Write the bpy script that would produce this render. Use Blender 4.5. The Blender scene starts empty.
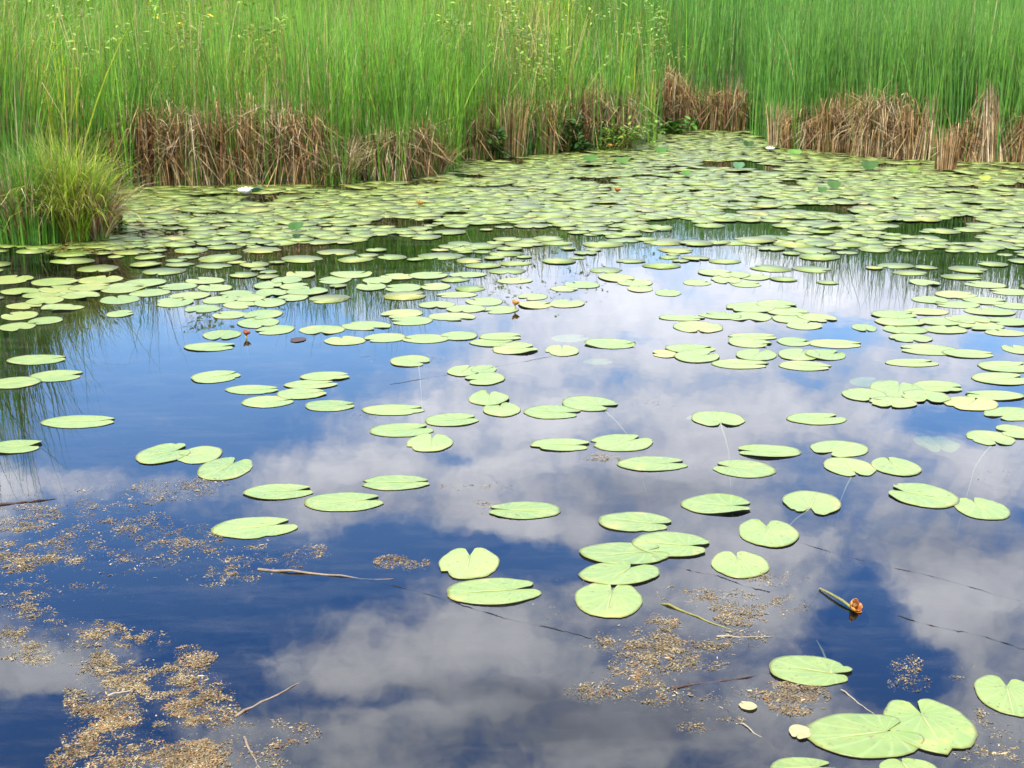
import bpy, math, random
import numpy as np
from mathutils import Vector

random.seed(7)
rng = np.random.default_rng(11)
S = bpy.context.scene
COL = S.collection

# ------------------------------------------------------------------ camera model (to measure the place)
F, CH, YH = 1350.0, 2.0, 30.0
TH = math.atan((384 - YH) / F)
CT, ST = math.cos(TH), math.sin(TH)


def ray(px, py):
    v = 384 - py
    return np.array([px - 512.0, F * CT + v * ST, -F * ST + v * CT])


def at(px, py, z=0.0):
    d = ray(px, py)
    t = (CH - z) / -d[2]
    return np.array([d[0] * t, d[1] * t, z])


def depth(p):
    return p[1] * CT + (CH - p[2]) * ST


def project(X, Y, Z=0.0):
    zc = Y * CT + (CH - Z) * ST
    return 512 + F * X / zc, 384 - F * (Y * ST - (CH - Z) * CT) / zc, zc


# ------------------------------------------------------------------ small helpers
def tag(o, label=None, cat=None, group=None, kind=None):
    if label:
        o['label'] = label
    if cat: o['category'] = cat
    if group: o['group'] = group
    if kind: o['kind'] = kind
    return o


def empty(name, loc):
    o = bpy.data.objects.new(name, None)
    o.empty_display_size = 0.1
    o.location = loc
    COL.objects.link(o)
    return o


def mesh_obj(name, verts, faces, mats, parent=None, col=None, smooth=True, midx=None, loc=None):
    me = bpy.data.meshes.new(name)
    me.from_pydata([tuple(map(float, v)) for v in verts], [], [tuple(map(int, f)) for f in faces])
    if not isinstance(mats, (list, tuple)): mats = [mats]
    for m in mats: me.materials.append(m)
    if midx is not None: me.polygons.foreach_set('material_index', np.asarray(midx, dtype=np.int32))
    if col is not None:
        a = me.color_attributes.new('tint', 'FLOAT_COLOR', 'POINT')
        c = np.ones((len(verts), 4), dtype=np.float32)
        c[:, :3] = col
        a.data.foreach_set('color', c.ravel())
    if smooth: me.polygons.foreach_set('use_smooth', np.ones(len(me.polygons), dtype=bool) if midx is None else np.asarray(midx) == 0)
    me.update()
    o = bpy.data.objects.new(name, me)
    COL.objects.link(o)
    if parent is not None: o.parent = parent
    if loc is not None: o.location = loc
    return o


def quad_mesh(name, V, Q, mat, parent=None, col=None, smooth=False):
    """fast path for big ribbon meshes: V (n,3), Q (m,4)"""
    me = bpy.data.meshes.new(name)
    n, m = len(V), len(Q)
    me.vertices.add(n)
    me.vertices.foreach_set('co', np.asarray(V, dtype=np.float32).ravel())
    me.loops.add(m * 4)
    me.loops.foreach_set('vertex_index', np.asarray(Q, dtype=np.int32).ravel())
    me.polygons.add(m)
    me.polygons.foreach_set('loop_start', np.arange(0, m * 4, 4, dtype=np.int32))
    try:
        me.polygons.foreach_set('loop_total', np.full(m, 4, dtype=np.int32))
    except Exception:
        pass
    me.update(calc_edges=True)
    me.materials.append(mat)
    if col is not None:
        a = me.color_attributes.new('tint', 'FLOAT_COLOR', 'POINT')
        c = np.ones((n, 4), dtype=np.float32)
        c[:, :3] = col
        a.data.foreach_set('color', c.ravel())
    if smooth: me.polygons.foreach_set('use_smooth', np.ones(m, dtype=bool))
    me.validate()
    o = bpy.data.objects.new(name, me)
    COL.objects.link(o)
    if parent is not None: o.parent = parent
    return o


class MB:
    def __init__(s): s.v, s.f = [], []

    def tube(s, pts, rad, n=6):
        pts = [np.asarray(p, float) for p in pts]
        b = len(s.v)
        for i, p in enumerate(pts):
            d = pts[min(i + 1, len(pts) - 1)] - pts[max(i - 1, 0)]
            d = d / (np.linalg.norm(d) + 1e-9)
            u = np.cross(d, [0, 0, 1.0])
            if np.linalg.norm(u) < .1: u = np.cross(d, [1.0, 0, 0])
            u /= np.linalg.norm(u)
            w = np.cross(u, d)
            r = rad[i] if isinstance(rad, (list, tuple)) else rad
            for k in range(n):
                a = 2 * math.pi * k / n
                s.v.append(p + r * (math.cos(a) * u + math.sin(a) * w))
        for i in range(len(pts) - 1):
            for k in range(n):
                k2 = (k + 1) % n
                s.f.append((b + i * n + k, b + i * n + k2, b + (i + 1) * n + k2, b + (i + 1) * n + k))
        s.f.append(tuple(b + k for k in reversed(range(n))))
        s.f.append(tuple(b + (len(pts) - 1) * n + k for k in range(n)))
        return s

    def leaf(s, p, d, up, L, W, cup=0.15, n=5):
        """pointed leaf blade from p along d"""
        d = np.asarray(d, float); d /= np.linalg.norm(d)
        sd = np.cross(d, up); sd /= (np.linalg.norm(sd) + 1e-9)
        nn = np.cross(sd, d)
        b = len(s.v)
        for i in range(n):
            t = i / (n - 1)
            w = W * .5 * max(.04, math.sin(math.pi * min(1, t * .93 + .07)) ** .8)
            c = p + d * L * t - nn * cup * L * t * t
            s.v += [c - sd * w + nn * cup * w, c, c + sd * w + nn * cup * w]
        for i in range(n - 1):
            q = b + 3 * i
            s.f += [(q, q + 1, q + 4, q + 3), (q + 1, q + 2, q + 5, q + 4)]
        return s

    def build(s, name, mat, parent=None, col=None, smooth=True, loc=None):
        return mesh_obj(name, s.v, s.f, mat, parent, col, smooth, loc=loc)


# ------------------------------------------------------------------ materials
def new_mat(name):
    m = bpy.data.materials.new(name)
    m.use_nodes = True
    nt = m.node_tree
    for n in list(nt.nodes): nt.nodes.remove(n)
    out = nt.nodes.new('ShaderNodeOutputMaterial')
    return m, nt, out


def N(nt, typ, **kw):
    n = nt.nodes.new(typ)
    for k, v in kw.items():
        if k.startswith('in_'):
            n.inputs[k[3:].replace('_', ' ')].default_value = v
        elif k.startswith('i') and k[1:].isdigit():
            n.inputs[int(k[1:])].default_value = v
        else:
            setattr(n, k, v)
    return n


def L(nt, a, b): nt.links.new(a, b)


def math_n(nt, op, a, b=None, clamp=False):
    n = nt.nodes.new('ShaderNodeMath'); n.operation = op; n.use_clamp = clamp
    for i, x in enumerate((a, b)):
        if x is None: continue
        if isinstance(x, (int, float)): n.inputs[i].default_value = x
        else: L(nt, x, n.inputs[i])
    return n.outputs[0]


def mixc(nt, fac, a, b, mode='MIX'):
    n = nt.nodes.new('ShaderNodeMix'); n.data_type = 'RGBA'; n.blend_type = mode
    for i, x in ((0, fac), (6, a), (7, b)):
        if isinstance(x, (int, float)): n.inputs[i].default_value = x
        elif isinstance(x, (tuple, list)): n.inputs[i].default_value = (*x[:3], 1)
        else: L(nt, x, n.inputs[i])
    return n.outputs[2]


def mapr(nt, x, a, b, c=0.0, d=1.0, smooth=False):
    n = nt.nodes.new('ShaderNodeMapRange')
    n.interpolation_type = 'SMOOTHSTEP' if smooth else 'LINEAR'
    L(nt, x, n.inputs[0])
    for i, v in ((1, a), (2, b), (3, c), (4, d)): n.inputs[i].default_value = v
    return n.outputs[0]


def plant_mat(name, rough=.55, trans=.25, noise=.35, spec=.3):
    """blade/leaf material; the plant's own colour per blade comes from the 'tint' attribute"""
    m, nt, out = new_mat(name)
    at_ = N(nt, 'ShaderNodeAttribute', attribute_name='tint')
    geo = N(nt, 'ShaderNodeTexCoord')
    nz = N(nt, 'ShaderNodeTexNoise', in_Scale=9.0, in_Detail=3.0)
    L(nt, geo.outputs['Object'], nz.inputs['Vector'])
    k = mapr(nt, nz.outputs[0], .25, .75, 1 - noise, 1 + noise)
    c = mixc(nt, 1.0, at_.outputs['Color'], k, 'MULTIPLY')
    p = N(nt, 'ShaderNodeBsdfPrincipled', in_Roughness=rough)
    p.inputs['Specular IOR Level'].default_value = spec
    L(nt, c, p.inputs['Base Color'])
    t = N(nt, 'ShaderNodeBsdfTranslucent')
    L(nt, c, t.inputs['Color'])
    mx = N(nt, 'ShaderNodeMixShader'); mx.inputs[0].default_value = trans
    L(nt, p.outputs[0], mx.inputs[1]); L(nt, t.outputs[0], mx.inputs[2])
    L(nt, mx.outputs[0], out.inputs['Surface'])
    return m


def simple_mat(name, col, rough=.6, var=.3, scale=30.0, col2=None, spec=.4):
    m, nt, out = new_mat(name)
    tc = N(nt, 'ShaderNodeTexCoord')
    nz = N(nt, 'ShaderNodeTexNoise', in_Scale=scale, in_Detail=4.0)
    L(nt, tc.outputs['Object'], nz.inputs['Vector'])
    k = mapr(nt, nz.outputs[0], .3, .7, 0, 1)
    c2 = col2 if col2 else tuple(x * (1 - var) for x in col)
    c = mixc(nt, k, col, c2)
    p = N(nt, 'ShaderNodeBsdfPrincipled', in_Roughness=rough)
    p.inputs['Specular IOR Level'].default_value = spec
    L(nt, c, p.inputs['Base Color'])
    bp = N(nt, 'ShaderNodeBump', in_Strength=.3, in_Distance=.003)
    L(nt, nz.outputs[0], bp.inputs['Height']); L(nt, bp.outputs[0], p.inputs['Normal'])
    L(nt, p.outputs[0], out.inputs['Surface'])
    return m


def pad_mat():
    """lily leaf: tint attribute = (distance from stalk 0..1, angle 0..1, per-leaf random)"""
    m, nt, out = new_mat('lily_leaf')
    a = N(nt, 'ShaderNodeAttribute', attribute_name='tint')
    sp = N(nt, 'ShaderNodeSeparateColor'); L(nt, a.outputs['Color'], sp.inputs[0])
    rf, al, rd = sp.outputs[0], sp.outputs[1], sp.outputs[2]
    base = N(nt, 'ShaderNodeValToRGB')
    cr = base.color_ramp
    cr.elements[0].position = 0.0; cr.elements[0].color = (.092, .175, .027, 1)
    cr.elements[1].position = 1.0; cr.elements[1].color = (.42, .33, .08, 1)
    for pos, c in ((.3, (.145, .222, .036, 1)), (.55, (.218, .290, .060, 1)), (.8, (.285, .322, .080, 1)), (.93, (.35, .32, .07, 1))):
        e = cr.elements.new(pos); e.color = c
    L(nt, rd, base.inputs[0])
    geo = N(nt, 'ShaderNodeNewGeometry')
    nz = N(nt, 'ShaderNodeTexNoise', in_Scale=14.0, in_Detail=5.0, in_Roughness=.6)
    L(nt, geo.outputs['Position'], nz.inputs['Vector'])
    c = mixc(nt, mapr(nt, nz.outputs[0], .3, .72), base.outputs[0], (.29, .36, .11))
    c = mixc(nt, .8, base.outputs[0], c)
    n4 = N(nt, 'ShaderNodeTexNoise', in_Scale=4.0, in_Detail=3.0); L(nt, geo.outputs['Position'], n4.inputs['Vector'])
    c = mixc(nt, mapr(nt, n4.outputs[0], .38, .62, 0, .55), c, (.15, .255, .05))
    # fine side veins fanning from the midrib
    ang = math_n(nt, 'MULTIPLY', al, 46.0)
    bend = math_n(nt, 'MULTIPLY', rf, 3.0)
    w = math_n(nt, 'SINE', math_n(nt, 'ADD', math_n(nt, 'MULTIPLY', ang, 2.0), bend))
    vein = mapr(nt, w, .6, 1.0, 0, .3)
    c = mixc(nt, vein, c, (.31, .40, .16))
    # brown specks and chewed blotches
    n2 = N(nt, 'ShaderNodeTexNoise', in_Scale=55.0, in_Detail=3.0)
    L(nt, geo.outputs['Position'], n2.inputs['Vector'])
    sp2 = mapr(nt, n2.outputs[0], .63, .69, 0, .8)
    n3 = N(nt, 'ShaderNodeTexNoise', in_Scale=6.0, in_Detail=6.0, in_Roughness=.7)
    L(nt, geo.outputs['Position'], n3.inputs['Vector'])
    c = mixc(nt, sp2, c, (.16, .12, .045))
    yl = math_n(nt, 'MULTIPLY', mapr(nt, n3.outputs[0], .55, .69, 0, .8), mapr(nt, rf, .2, .95))
    c = mixc(nt, yl, c, (.40, .34, .09))
    c = mixc(nt, 1.0, c, (.93, .92, .74), 'MULTIPLY')
    rim = mapr(nt, rf, .95, .99, 0, .75)
    c = mixc(nt, rim, c, (.22, .19, .06))
    p = N(nt, 'ShaderNodeBsdfPrincipled')
    L(nt, mapr(nt, nz.outputs[0], .3, .7, .34, .5), p.inputs['Roughness'])
    p.inputs['Specular IOR Level'].default_value = .5
    L(nt, c, p.inputs['Base Color'])
    bp = N(nt, 'ShaderNodeBump', in_Strength=.55, in_Distance=.003)
    hh = math_n(nt, 'ADD', math_n(nt, 'MULTIPLY', w, -.25), nz.outputs[0])
    L(nt, hh, bp.inputs['Height']); L(nt, bp.outputs[0], p.inputs['Normal'])
    L(nt, p.outputs[0], out.inputs['Surface'])
    return m


M = {}
M['pad'] = pad_mat()
M['pad_edge'] = simple_mat('leaf_edge', (.10, .085, .035), .6, .5)
M['midrib'] = simple_mat('leaf_midrib', (.36, .41, .13), .5, .25)
M['petiole'] = simple_mat('leaf_stalk', (.34, .34, .17), .5, .3)
M['blade'] = plant_mat('reed_blade', .45, .33)
M['dead'] = plant_mat('dead_blade', .75, .10, .4, .15)
M['leafy'] = plant_mat('green_leaf', .45, .25, .25, .4)
M['debris'] = plant_mat('algae_flake', .8, .0, .45, .1)
M['bark'] = simple_mat('bark', (.11, .085, .06), .9, .5)
M['stick'] = simple_mat('dry_stalk', (.30, .22, .14), .7, .45)
M['pale_stick'] = simple_mat('pale_stalk', (.38, .32, .21), .6, .3)
M['dark_stick'] = simple_mat('dark_twig', (.075, .042, .03), .7, .5)
M['strand'] = simple_mat('waterlogged_strand', (.02, .022, .025), .8, .3)
M['yellow'] = simple_mat('yellow_sepal', (.58, .33, .025), .4, .3, 140, (.26, .05, .01))
M['rust'] = simple_mat('rusty_sepal', (.20, .025, .008), .45, .4, 60, (.42, .12, .012))
M['disc'] = simple_mat('stigma_disc', (.34, .15, .02), .5, .4, 90)
M['white'] = simple_mat('white_petal', (.80, .80, .74), .4, .1)
M['stalk_green'] = simple_mat('flower_stalk', (.26, .24, .05), .45, .4)
M['tan_leaf'] = simple_mat('tan_leaf', (.42, .36, .16), .6, .3)


def ground_mat():
    m, nt, out = new_mat('marsh_soil')
    geo = N(nt, 'ShaderNodeNewGeometry')
    nz = N(nt, 'ShaderNodeTexNoise', in_Scale=1.4, in_Detail=8.0, in_Roughness=.65)
    L(nt, geo.outputs['Position'], nz.inputs['Vector'])
    c = mixc(nt, mapr(nt, nz.outputs[0], .35, .65), (.035, .028, .018), (.06, .085, .022))
    sz = N(nt, 'ShaderNodeSeparateXYZ'); L(nt, geo.outputs['Position'], sz.inputs[0])
    c = mixc(nt, mapr(nt, sz.outputs[2], -.12, .0), (.006, .0065, .005), c)      # black pond mud below the waterline
    p = N(nt, 'ShaderNodeBsdfPrincipled', in_Roughness=.9)
    L(nt, c, p.inputs['Base Color'])
    bp = N(nt, 'ShaderNodeBump', in_Strength=.6, in_Distance=.05)
    L(nt, nz.outputs[0], bp.inputs['Height']); L(nt, bp.outputs[0], p.inputs['Normal'])
    L(nt, p.outputs[0], out.inputs['Surface'])
    return m


def water_mat():
    m, nt, out = new_mat('pond_water')
    geo = N(nt, 'ShaderNodeNewGeometry')
    mp = N(nt, 'ShaderNodeMapping'); mp.inputs['Scale'].default_value = (1.0, .55, 1.0)
    L(nt, geo.outputs['Position'], mp.inputs['Vector'])
    n1 = N(nt, 'ShaderNodeTexNoise', in_Scale=5.5, in_Detail=2.0, in_Roughness=.45)
    n2 = N(nt, 'ShaderNodeTexNoise', in_Scale=1.1, in_Detail=2.0)
    L(nt, mp.outputs[0], n1.inputs['Vector']); L(nt, mp.outputs[0], n2.inputs['Vector'])
    h = math_n(nt, 'ADD', math_n(nt, 'MULTIPLY', n1.outputs[0], .25), math_n(nt, 'MULTIPLY', n2.outputs[0], 1.0))
    bp = N(nt, 'ShaderNodeBump', in_Strength=.16, in_Distance=.010)
    L(nt, h, bp.inputs['Height'])
    fr = N(nt, 'ShaderNodeFresnel', in_IOR=WATER_IOR)
    L(nt, bp.outputs[0], fr.inputs['Normal'])
    gl = N(nt, 'ShaderNodeBsdfGlossy', in_Roughness=.012)
    gl.inputs['Color'].default_value = (1, 1, 1, 1)
    L(nt, bp.outputs[0], gl.inputs['Normal'])
    tr = N(nt, 'ShaderNodeBsdfTransparent'); tr.inputs['Color'].default_value = (.60, .66, .60, 1)
    mx = N(nt, 'ShaderNodeMixShader')
    L(nt, fr.outputs[0], mx.inputs[0]); L(nt, tr.outputs[0], mx.inputs[1]); L(nt, gl.outputs[0], mx.inputs[2])
    # a thin uneven film of dust and pollen on the surface
    mp2 = N(nt, 'ShaderNodeMapping'); mp2.inputs['Scale'].default_value = (.7, 2.2, 1.0); mp2.inputs['Rotation'].default_value = (0, 0, -.35)
    L(nt, geo.outputs['Position'], mp2.inputs['Vector'])
    n5 = N(nt, 'ShaderNodeTexNoise', in_Scale=2.2, in_Detail=8.0, in_Roughness=.68); L(nt, mp2.outputs[0], n5.inputs['Vector'])
    n6 = N(nt, 'ShaderNodeTexNoise', in_Scale=210.0, in_Detail=2.0); L(nt, geo.outputs['Position'], n6.inputs['Vector'])
    film = math_n(nt, 'MULTIPLY', mapr(nt, n5.outputs[0], .48, .75, 0, .085), mapr(nt, n6.outputs[0], .35, .7, .25, 1.4))
    df = N(nt, 'ShaderNodeBsdfDiffuse'); df.inputs['Color'].default_value = (.36, .33, .26, 1)
    mx2 = N(nt, 'ShaderNodeMixShader')
    L(nt, film, mx2.inputs[0]); L(nt, mx.outputs[0], mx2.inputs[1]); L(nt, df.outputs[0], mx2.inputs[2])
    L(nt, mx2.outputs[0], out.inputs['Surface'])
    return m


WATER_IOR = 1.38
M['ground'] = ground_mat()
M['water'] = water_mat()

# ------------------------------------------------------------------ shoreline
shore_px = [(-700, 262), (-200, 250), (0, 243), (60, 244), (112, 237), (119, 225), (121, 187), (180, 186), (250, 184), (330, 184), (362, 178),
            (400, 180), (446, 173), (454, 161), (500, 158), (560, 152), (605, 150), (648, 143), (657, 131), (700, 127),
            (748, 129), (768, 142), (800, 149), (850, 153), (890, 156), (950, 163), (1024, 161), (1200, 165), (1700, 175)]
shore = np.array([at(*p)[:2] for p in shore_px])


def land_sd(P):
    """signed distance to the far shoreline, positive on land (P: (n,2))"""
    P = np.asarray(P, float)
    best = np.full(len(P), 1e9)
    for a, b in zip(shore[:-1], shore[1:]):
        d = b - a
        t = np.clip(((P - a) @ d) / (d @ d), 0, 1)
        q = a + t[:, None] * d
        best = np.minimum(best, np.linalg.norm(P - q, axis=1))
    poly = np.vstack([shore, [[200, shore[-1][1]], [200, 900], [-200, 900], [-200, shore[0][1]]]])
    inside = np.zeros(len(P), bool)
    j = len(poly) - 1
    for i in range(len(poly)):
        xi, yi = poly[i]; xj, yj = poly[j]
        c = ((yi > P[:, 1]) != (yj > P[:, 1])) & (P[:, 0] < (xj - xi) * (P[:, 1] - yi) / (yj - yi + 1e-12) + xi)
        inside ^= c
        j = i
    return np.where(inside, best, -best)


def smooth_noise(P, scale, seed):
    """cheap value noise, 0..1"""
    r = np.random.default_rng(seed).random((64, 64))
    q = np.asarray(P, float) / scale
    i = np.floor(q).astype(int); f = q - i
    f = f * f * (3 - 2 * f)
    g = lambda a, b: r[(i[:, 0] + a) % 64, (i[:, 1] + b) % 64]
    return (g(0, 0) * (1 - f[:, 0]) + g(1, 0) * f[:, 0]) * (1 - f[:, 1]) + (g(0, 1) * (1 - f[:, 0]) + g(1, 1) * f[:, 0]) * f[:, 1]


def ground_z(P):
    P = np.asarray(P, float)
    sd = land_sd(P)
    z = np.where(sd > 0, .03 + np.minimum(sd, 2.0) * .03, np.maximum(-.75, -.04 + sd * .35))
    near = 1.3 - P[:, 1]                                   # the near bank the photographer stands on
    z = np.where(near > 0, np.minimum(.25, near * .25), np.where(near > -2, np.maximum(z, np.maximum(-.75, near * .5)), z))
    z = z + np.where(sd > 2, np.clip((P[:, 1] - 21.5) * .085, 0, 2.4), 0)
    return z


def build_ground():
    xs = np.concatenate([-np.geomspace(2500, 26, 16), np.arange(-25, 25.01, .4), np.geomspace(26, 2500, 16)])
    ys = np.concatenate([-np.geomspace(2500, 4, 12), np.arange(-3, 36, .4), np.geomspace(37, 3000, 22)])
    X, Y = np.meshgrid(xs, ys)
    P = np.column_stack([X.ravel(), Y.ravel()])
    z = ground_z(P) + (smooth_noise(P, .9, 3) - .5) * .03
    nx, ny = len(xs), len(ys)
    i = np.arange(nx - 1)[None, :] + nx * np.arange(ny - 1)[:, None]
    i = i.ravel()
    Q = np.column_stack([i, i + 1, i + nx + 1, i + nx])
    return tag(quad_mesh('ground', np.column_stack([P, z]), Q, M['ground'], smooth=True), kind='structure')


build_ground()
w = mesh_obj('pond_water', [(-90, -1.5, 0), (90, -1.5, 0), (90, 60, 0), (-90, 60, 0)], [(0, 1, 2, 3)], M['water'], smooth=False)
tag(w, kind='structure')


# ------------------------------------------------------------------ ribbon blades (reeds, sedge, thatch)
def blades(base, h, wid, az, th0, curv, kink_t=None, kink_a=None, K=6, taper=.75, face=None):
    """base (n,3), h blade length, az lean azimuth, th0 angle from vertical, curv added along the blade, kink = broken fold"""
    n = len(base)
    seg = h / K
    pos = np.array(base, float)
    rows = [pos.copy()]
    ths = []
    for k in range(K):
        t = (k + .5) / K
        th = th0 + curv * t * t
        if kink_t is not None: th = th + np.where(t > kink_t, kink_a, 0)
        th = np.minimum(th, math.radians(172))
        pos = pos + np.column_stack([np.sin(th) * np.cos(az), np.sin(th) * np.sin(az), np.cos(th)]) * seg[:, None]
        rows.append(pos.copy()); ths.append(th)
    if face is None: face = az + math.pi / 2 + rng.normal(0, .7, n)
    sx = np.column_stack([np.cos(face), np.sin(face), np.zeros(n)])
    V = np.empty((n, K + 1, 2, 3))
    for k in range(K + 1):
        t = k / K
        ww = wid * .5 * np.maximum(.06, (1 - t ** 2.2) if taper else 1)
        V[:, k, 0] = rows[k] - sx * ww[:, None]
        V[:, k, 1] = rows[k] + sx * ww[:, None]
    b = (np.arange(n) * (K + 1) * 2)[:, None] + np.arange(K)[None, :] * 2
    b = b.ravel()
    Q = np.column_stack([b, b + 1, b + 3, b + 2])
    return V.reshape(-1, 3), Q


def spread(col, K=6, tip=None):
    """per-blade colour to per-vertex colour, optionally fading to a tip colour of the plant's own"""
    n = len(col)
    c = np.repeat(col[:, None, :], K + 1, axis=1)
    if tip is not None:
        t = (np.linspace(0, 1, K + 1) ** 2)[None, :, None]
        c = c * (1 - t) + tip[:, None, :] * t
    return np.repeat(c[:, :, None, :], 2, axis=2).reshape(-1, 3)


def pick(cols, n, jitter=.18):
    c = np.array(cols)[rng.integers(0, len(cols), n)]
    return np.clip(c * (1 + rng.normal(0, jitter, (n, 1))), .004, .9)


GREENS = [(.105, .265, .024), (.145, .32, .03), (.075, .215, .026), (.185, .34, .036), (.12, .29, .038)]
RIGHT_GREENS = [(.085, .225, .034), (.108, .265, .04), (.07, .19, .034), (.138, .295, .044)]
TANS = [(.48, .35, .18), (.40, .26, .12), (.56, .43, .26), (.27, .16, .07), (.37, .28, .17), (.16, .085, .04), (.62, .51, .34)]
REDDISH = [(.38, .235, .105), (.25, .135, .055), (.47, .32, .155), (.41, .27, .125), (.55, .43, .26), (.15, .08, .035)]
TANS = [(a * .92, b * .90, c * .84) for a, b, c in TANS]
REDDISH = [(a * .84, b * .80, c * .72) for a, b, c in REDDISH]
YELLOWISH = [(.30, .42, .03), (.40, .47, .045), (.20, .36, .025), (.25, .31, .035), (.42, .34, .10)]


BUSHES = [(92, 16, 20.5, .9), (30, 8, 22, .7), (186, 4, 21.5, .6), (262, 10, 22, .5), (556, 6, 24, 1.0), (520, 4, 25, .7), (655, 14, 29, .7), (450, 12, 24, .5)]


def reed_bed():
    pts = []
    for (n, y0, y1) in ((95000, 12, 24), (80000, 20, 40), (60000, 38, 54)):
        Y = rng.uniform(y0, y1, n)
        X = rng.uniform(-1, 1, n) * (Y * .42 + 3.0)
        pts.append(np.column_stack([X, Y]))
    P = np.vstack(pts)
    sd = land_sd(P)
    dens = smooth_noise(P, .55, 21) * .7 + smooth_noise(P, 1.7, 22) * .5
    keep = (sd > .02) & (rng.random(len(P)) < np.where(sd < 4, .62, .42) * np.clip(dens * 1.5, .15, 1.2))
    lp = np.nonzero((P[:, 0] < -3.6) & (P[:, 1] < 18.5) & (sd > .02))[0]
    keep[lp] |= rng.random(len(lp)) < .75
    keep &= ~((sd < .5) & (rng.random(len(P)) < .25))
    keep |= (sd > -.16) & (sd < .5) & (smooth_noise(P, .45, 77) > np.where(P[:, 0] > 3.6, .66, np.where(P[:, 0] > -1.5, .52, .46))) & (rng.random(len(P)) < .9)
    keep &= ~((P[:, 0] < -3.0) & (P[:, 1] < 16.5) & (sd < .9 + .5 * (P[:, 0] > -4.9)))
    keep &= ~((P[:, 0] < -3.0) & (P[:, 1] < 17.5) & (sd < .55))
    P, sd = P[keep], sd[keep]
    n = len(P)
    px, py, zc = project(P[:, 0], P[:, 1])
    right = np.clip((px - 560) / 160, 0, 1)
    hn = smooth_noise(P, 1.3, 5)
    H = 2.05 + .55 * (hn - .3) + rng.normal(0, .16, n) + .004 * (P[:, 1] - 15)
    left_pen = (P[:, 0] < -4.2) & (P[:, 1] < 17)
    H = np.where(left_pen, H + .62, H) - np.clip(.6 - sd, 0, .6) * .45
    H = np.where((px > 760) & (sd < 1.6), H + .22 + .35 * (rng.random(n) < .25), H)
    H = np.where((px < 760) & (sd < 1.4) & (rng.random(n) < .2), H + .3, H)
    H = H + np.clip(P[:, 1] - 30, 0, 12) * .03
    for (bx, by, bY, bR) in BUSHES:
        H = np.where((np.abs(px - bx) < bR * F / bY * .9) & (P[:, 1] < bY + .3), H * rng.uniform(.62, .92, n), H)
    H = np.where(rng.random(n) < .22, H * rng.uniform(.45, .8, n), H)
    wid = rng.uniform(.007, .017, n) * (1 + np.clip(P[:, 1] - 20, 0, 34) * .04)
    az = rng.uniform(0, 2 * math.pi, n)
    th0 = np.abs(rng.normal(0, .05, n)) * (1.35 + .9 * (1 - right)) + .01
    curv = np.abs(rng.normal(0, .20, n)) + np.where(rng.random(n) < .16, rng.uniform(.3, 1.1, n), 0) * (1 - .6 * right)
    col = pick(GREENS, n)
    cr = pick(RIGHT_GREENS, n)
    sel = rng.random(n) < right
    col[sel] = cr[sel]
    yl = smooth_noise(P, 2.1, 9) > .66
    s2 = yl & (rng.random(n) < .5) & ~sel
    col[s2] = pick(YELLOWISH, int(s2.sum()))
    col = col * (.72 + .56 * smooth_noise(P, .8, 61))[:, None]
    dead = rng.random(n) < np.where(sel, .03, .13) * (1 + 1.5 * (smooth_noise(P, 1.1, 31) > .6))
    col[dead] = pick(TANS, int(dead.sum())) * .9
    kt = np.where(dead & (rng.random(n) < .45), rng.uniform(.35, .8, n), 2.0)
    ka = rng.uniform(.8, 2.2, n)
    wid = np.where(dead, wid * .85, wid * np.where(sd < 1.3, 1.55, 1.0))
    z = np.maximum(ground_z(P), -.1) - .02
    V, Q = blades(np.column_stack([P, z]), H, wid, az, th0, curv, kt, ka)
    tip = col * np.array([1.25, 1.12, .9])
    o = quad_mesh('reed_bed', V, Q, M['blade'], col=spread(col, 6, tip))
    tag(o, 'dense bed of tall green reeds growing behind the far edge of the pond', 'reeds', kind='stuff')
    # broken stalks and litter lying among the reeds
    sel = (sd < 2.2) & (sd > .05)
    B = P[sel]; B = B[rng.permutation(len(B))[:4200]]
    n = len(B)
    pxb, _, _ = project(B[:, 0], B[:, 1])
    V, Q = blades(np.column_stack([B, ground_z(B)]), rng.uniform(.5, 1.5, n), rng.uniform(.008, .014, n), rng.uniform(0, 6.28, n),
                  rng.uniform(.1, .5, n), rng.uniform(0, .5, n), rng.uniform(.25, .75, n), rng.uniform(.9, 2.3, n))
    o = quad_mesh('reed_litter', V, Q, M['dead'], col=spread(pick(TANS, n)))
    tag(o, 'tangle of broken tan stalks caught low in the front of the reeds', 'dead reeds', kind='stuff')


reed_bed()


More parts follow.
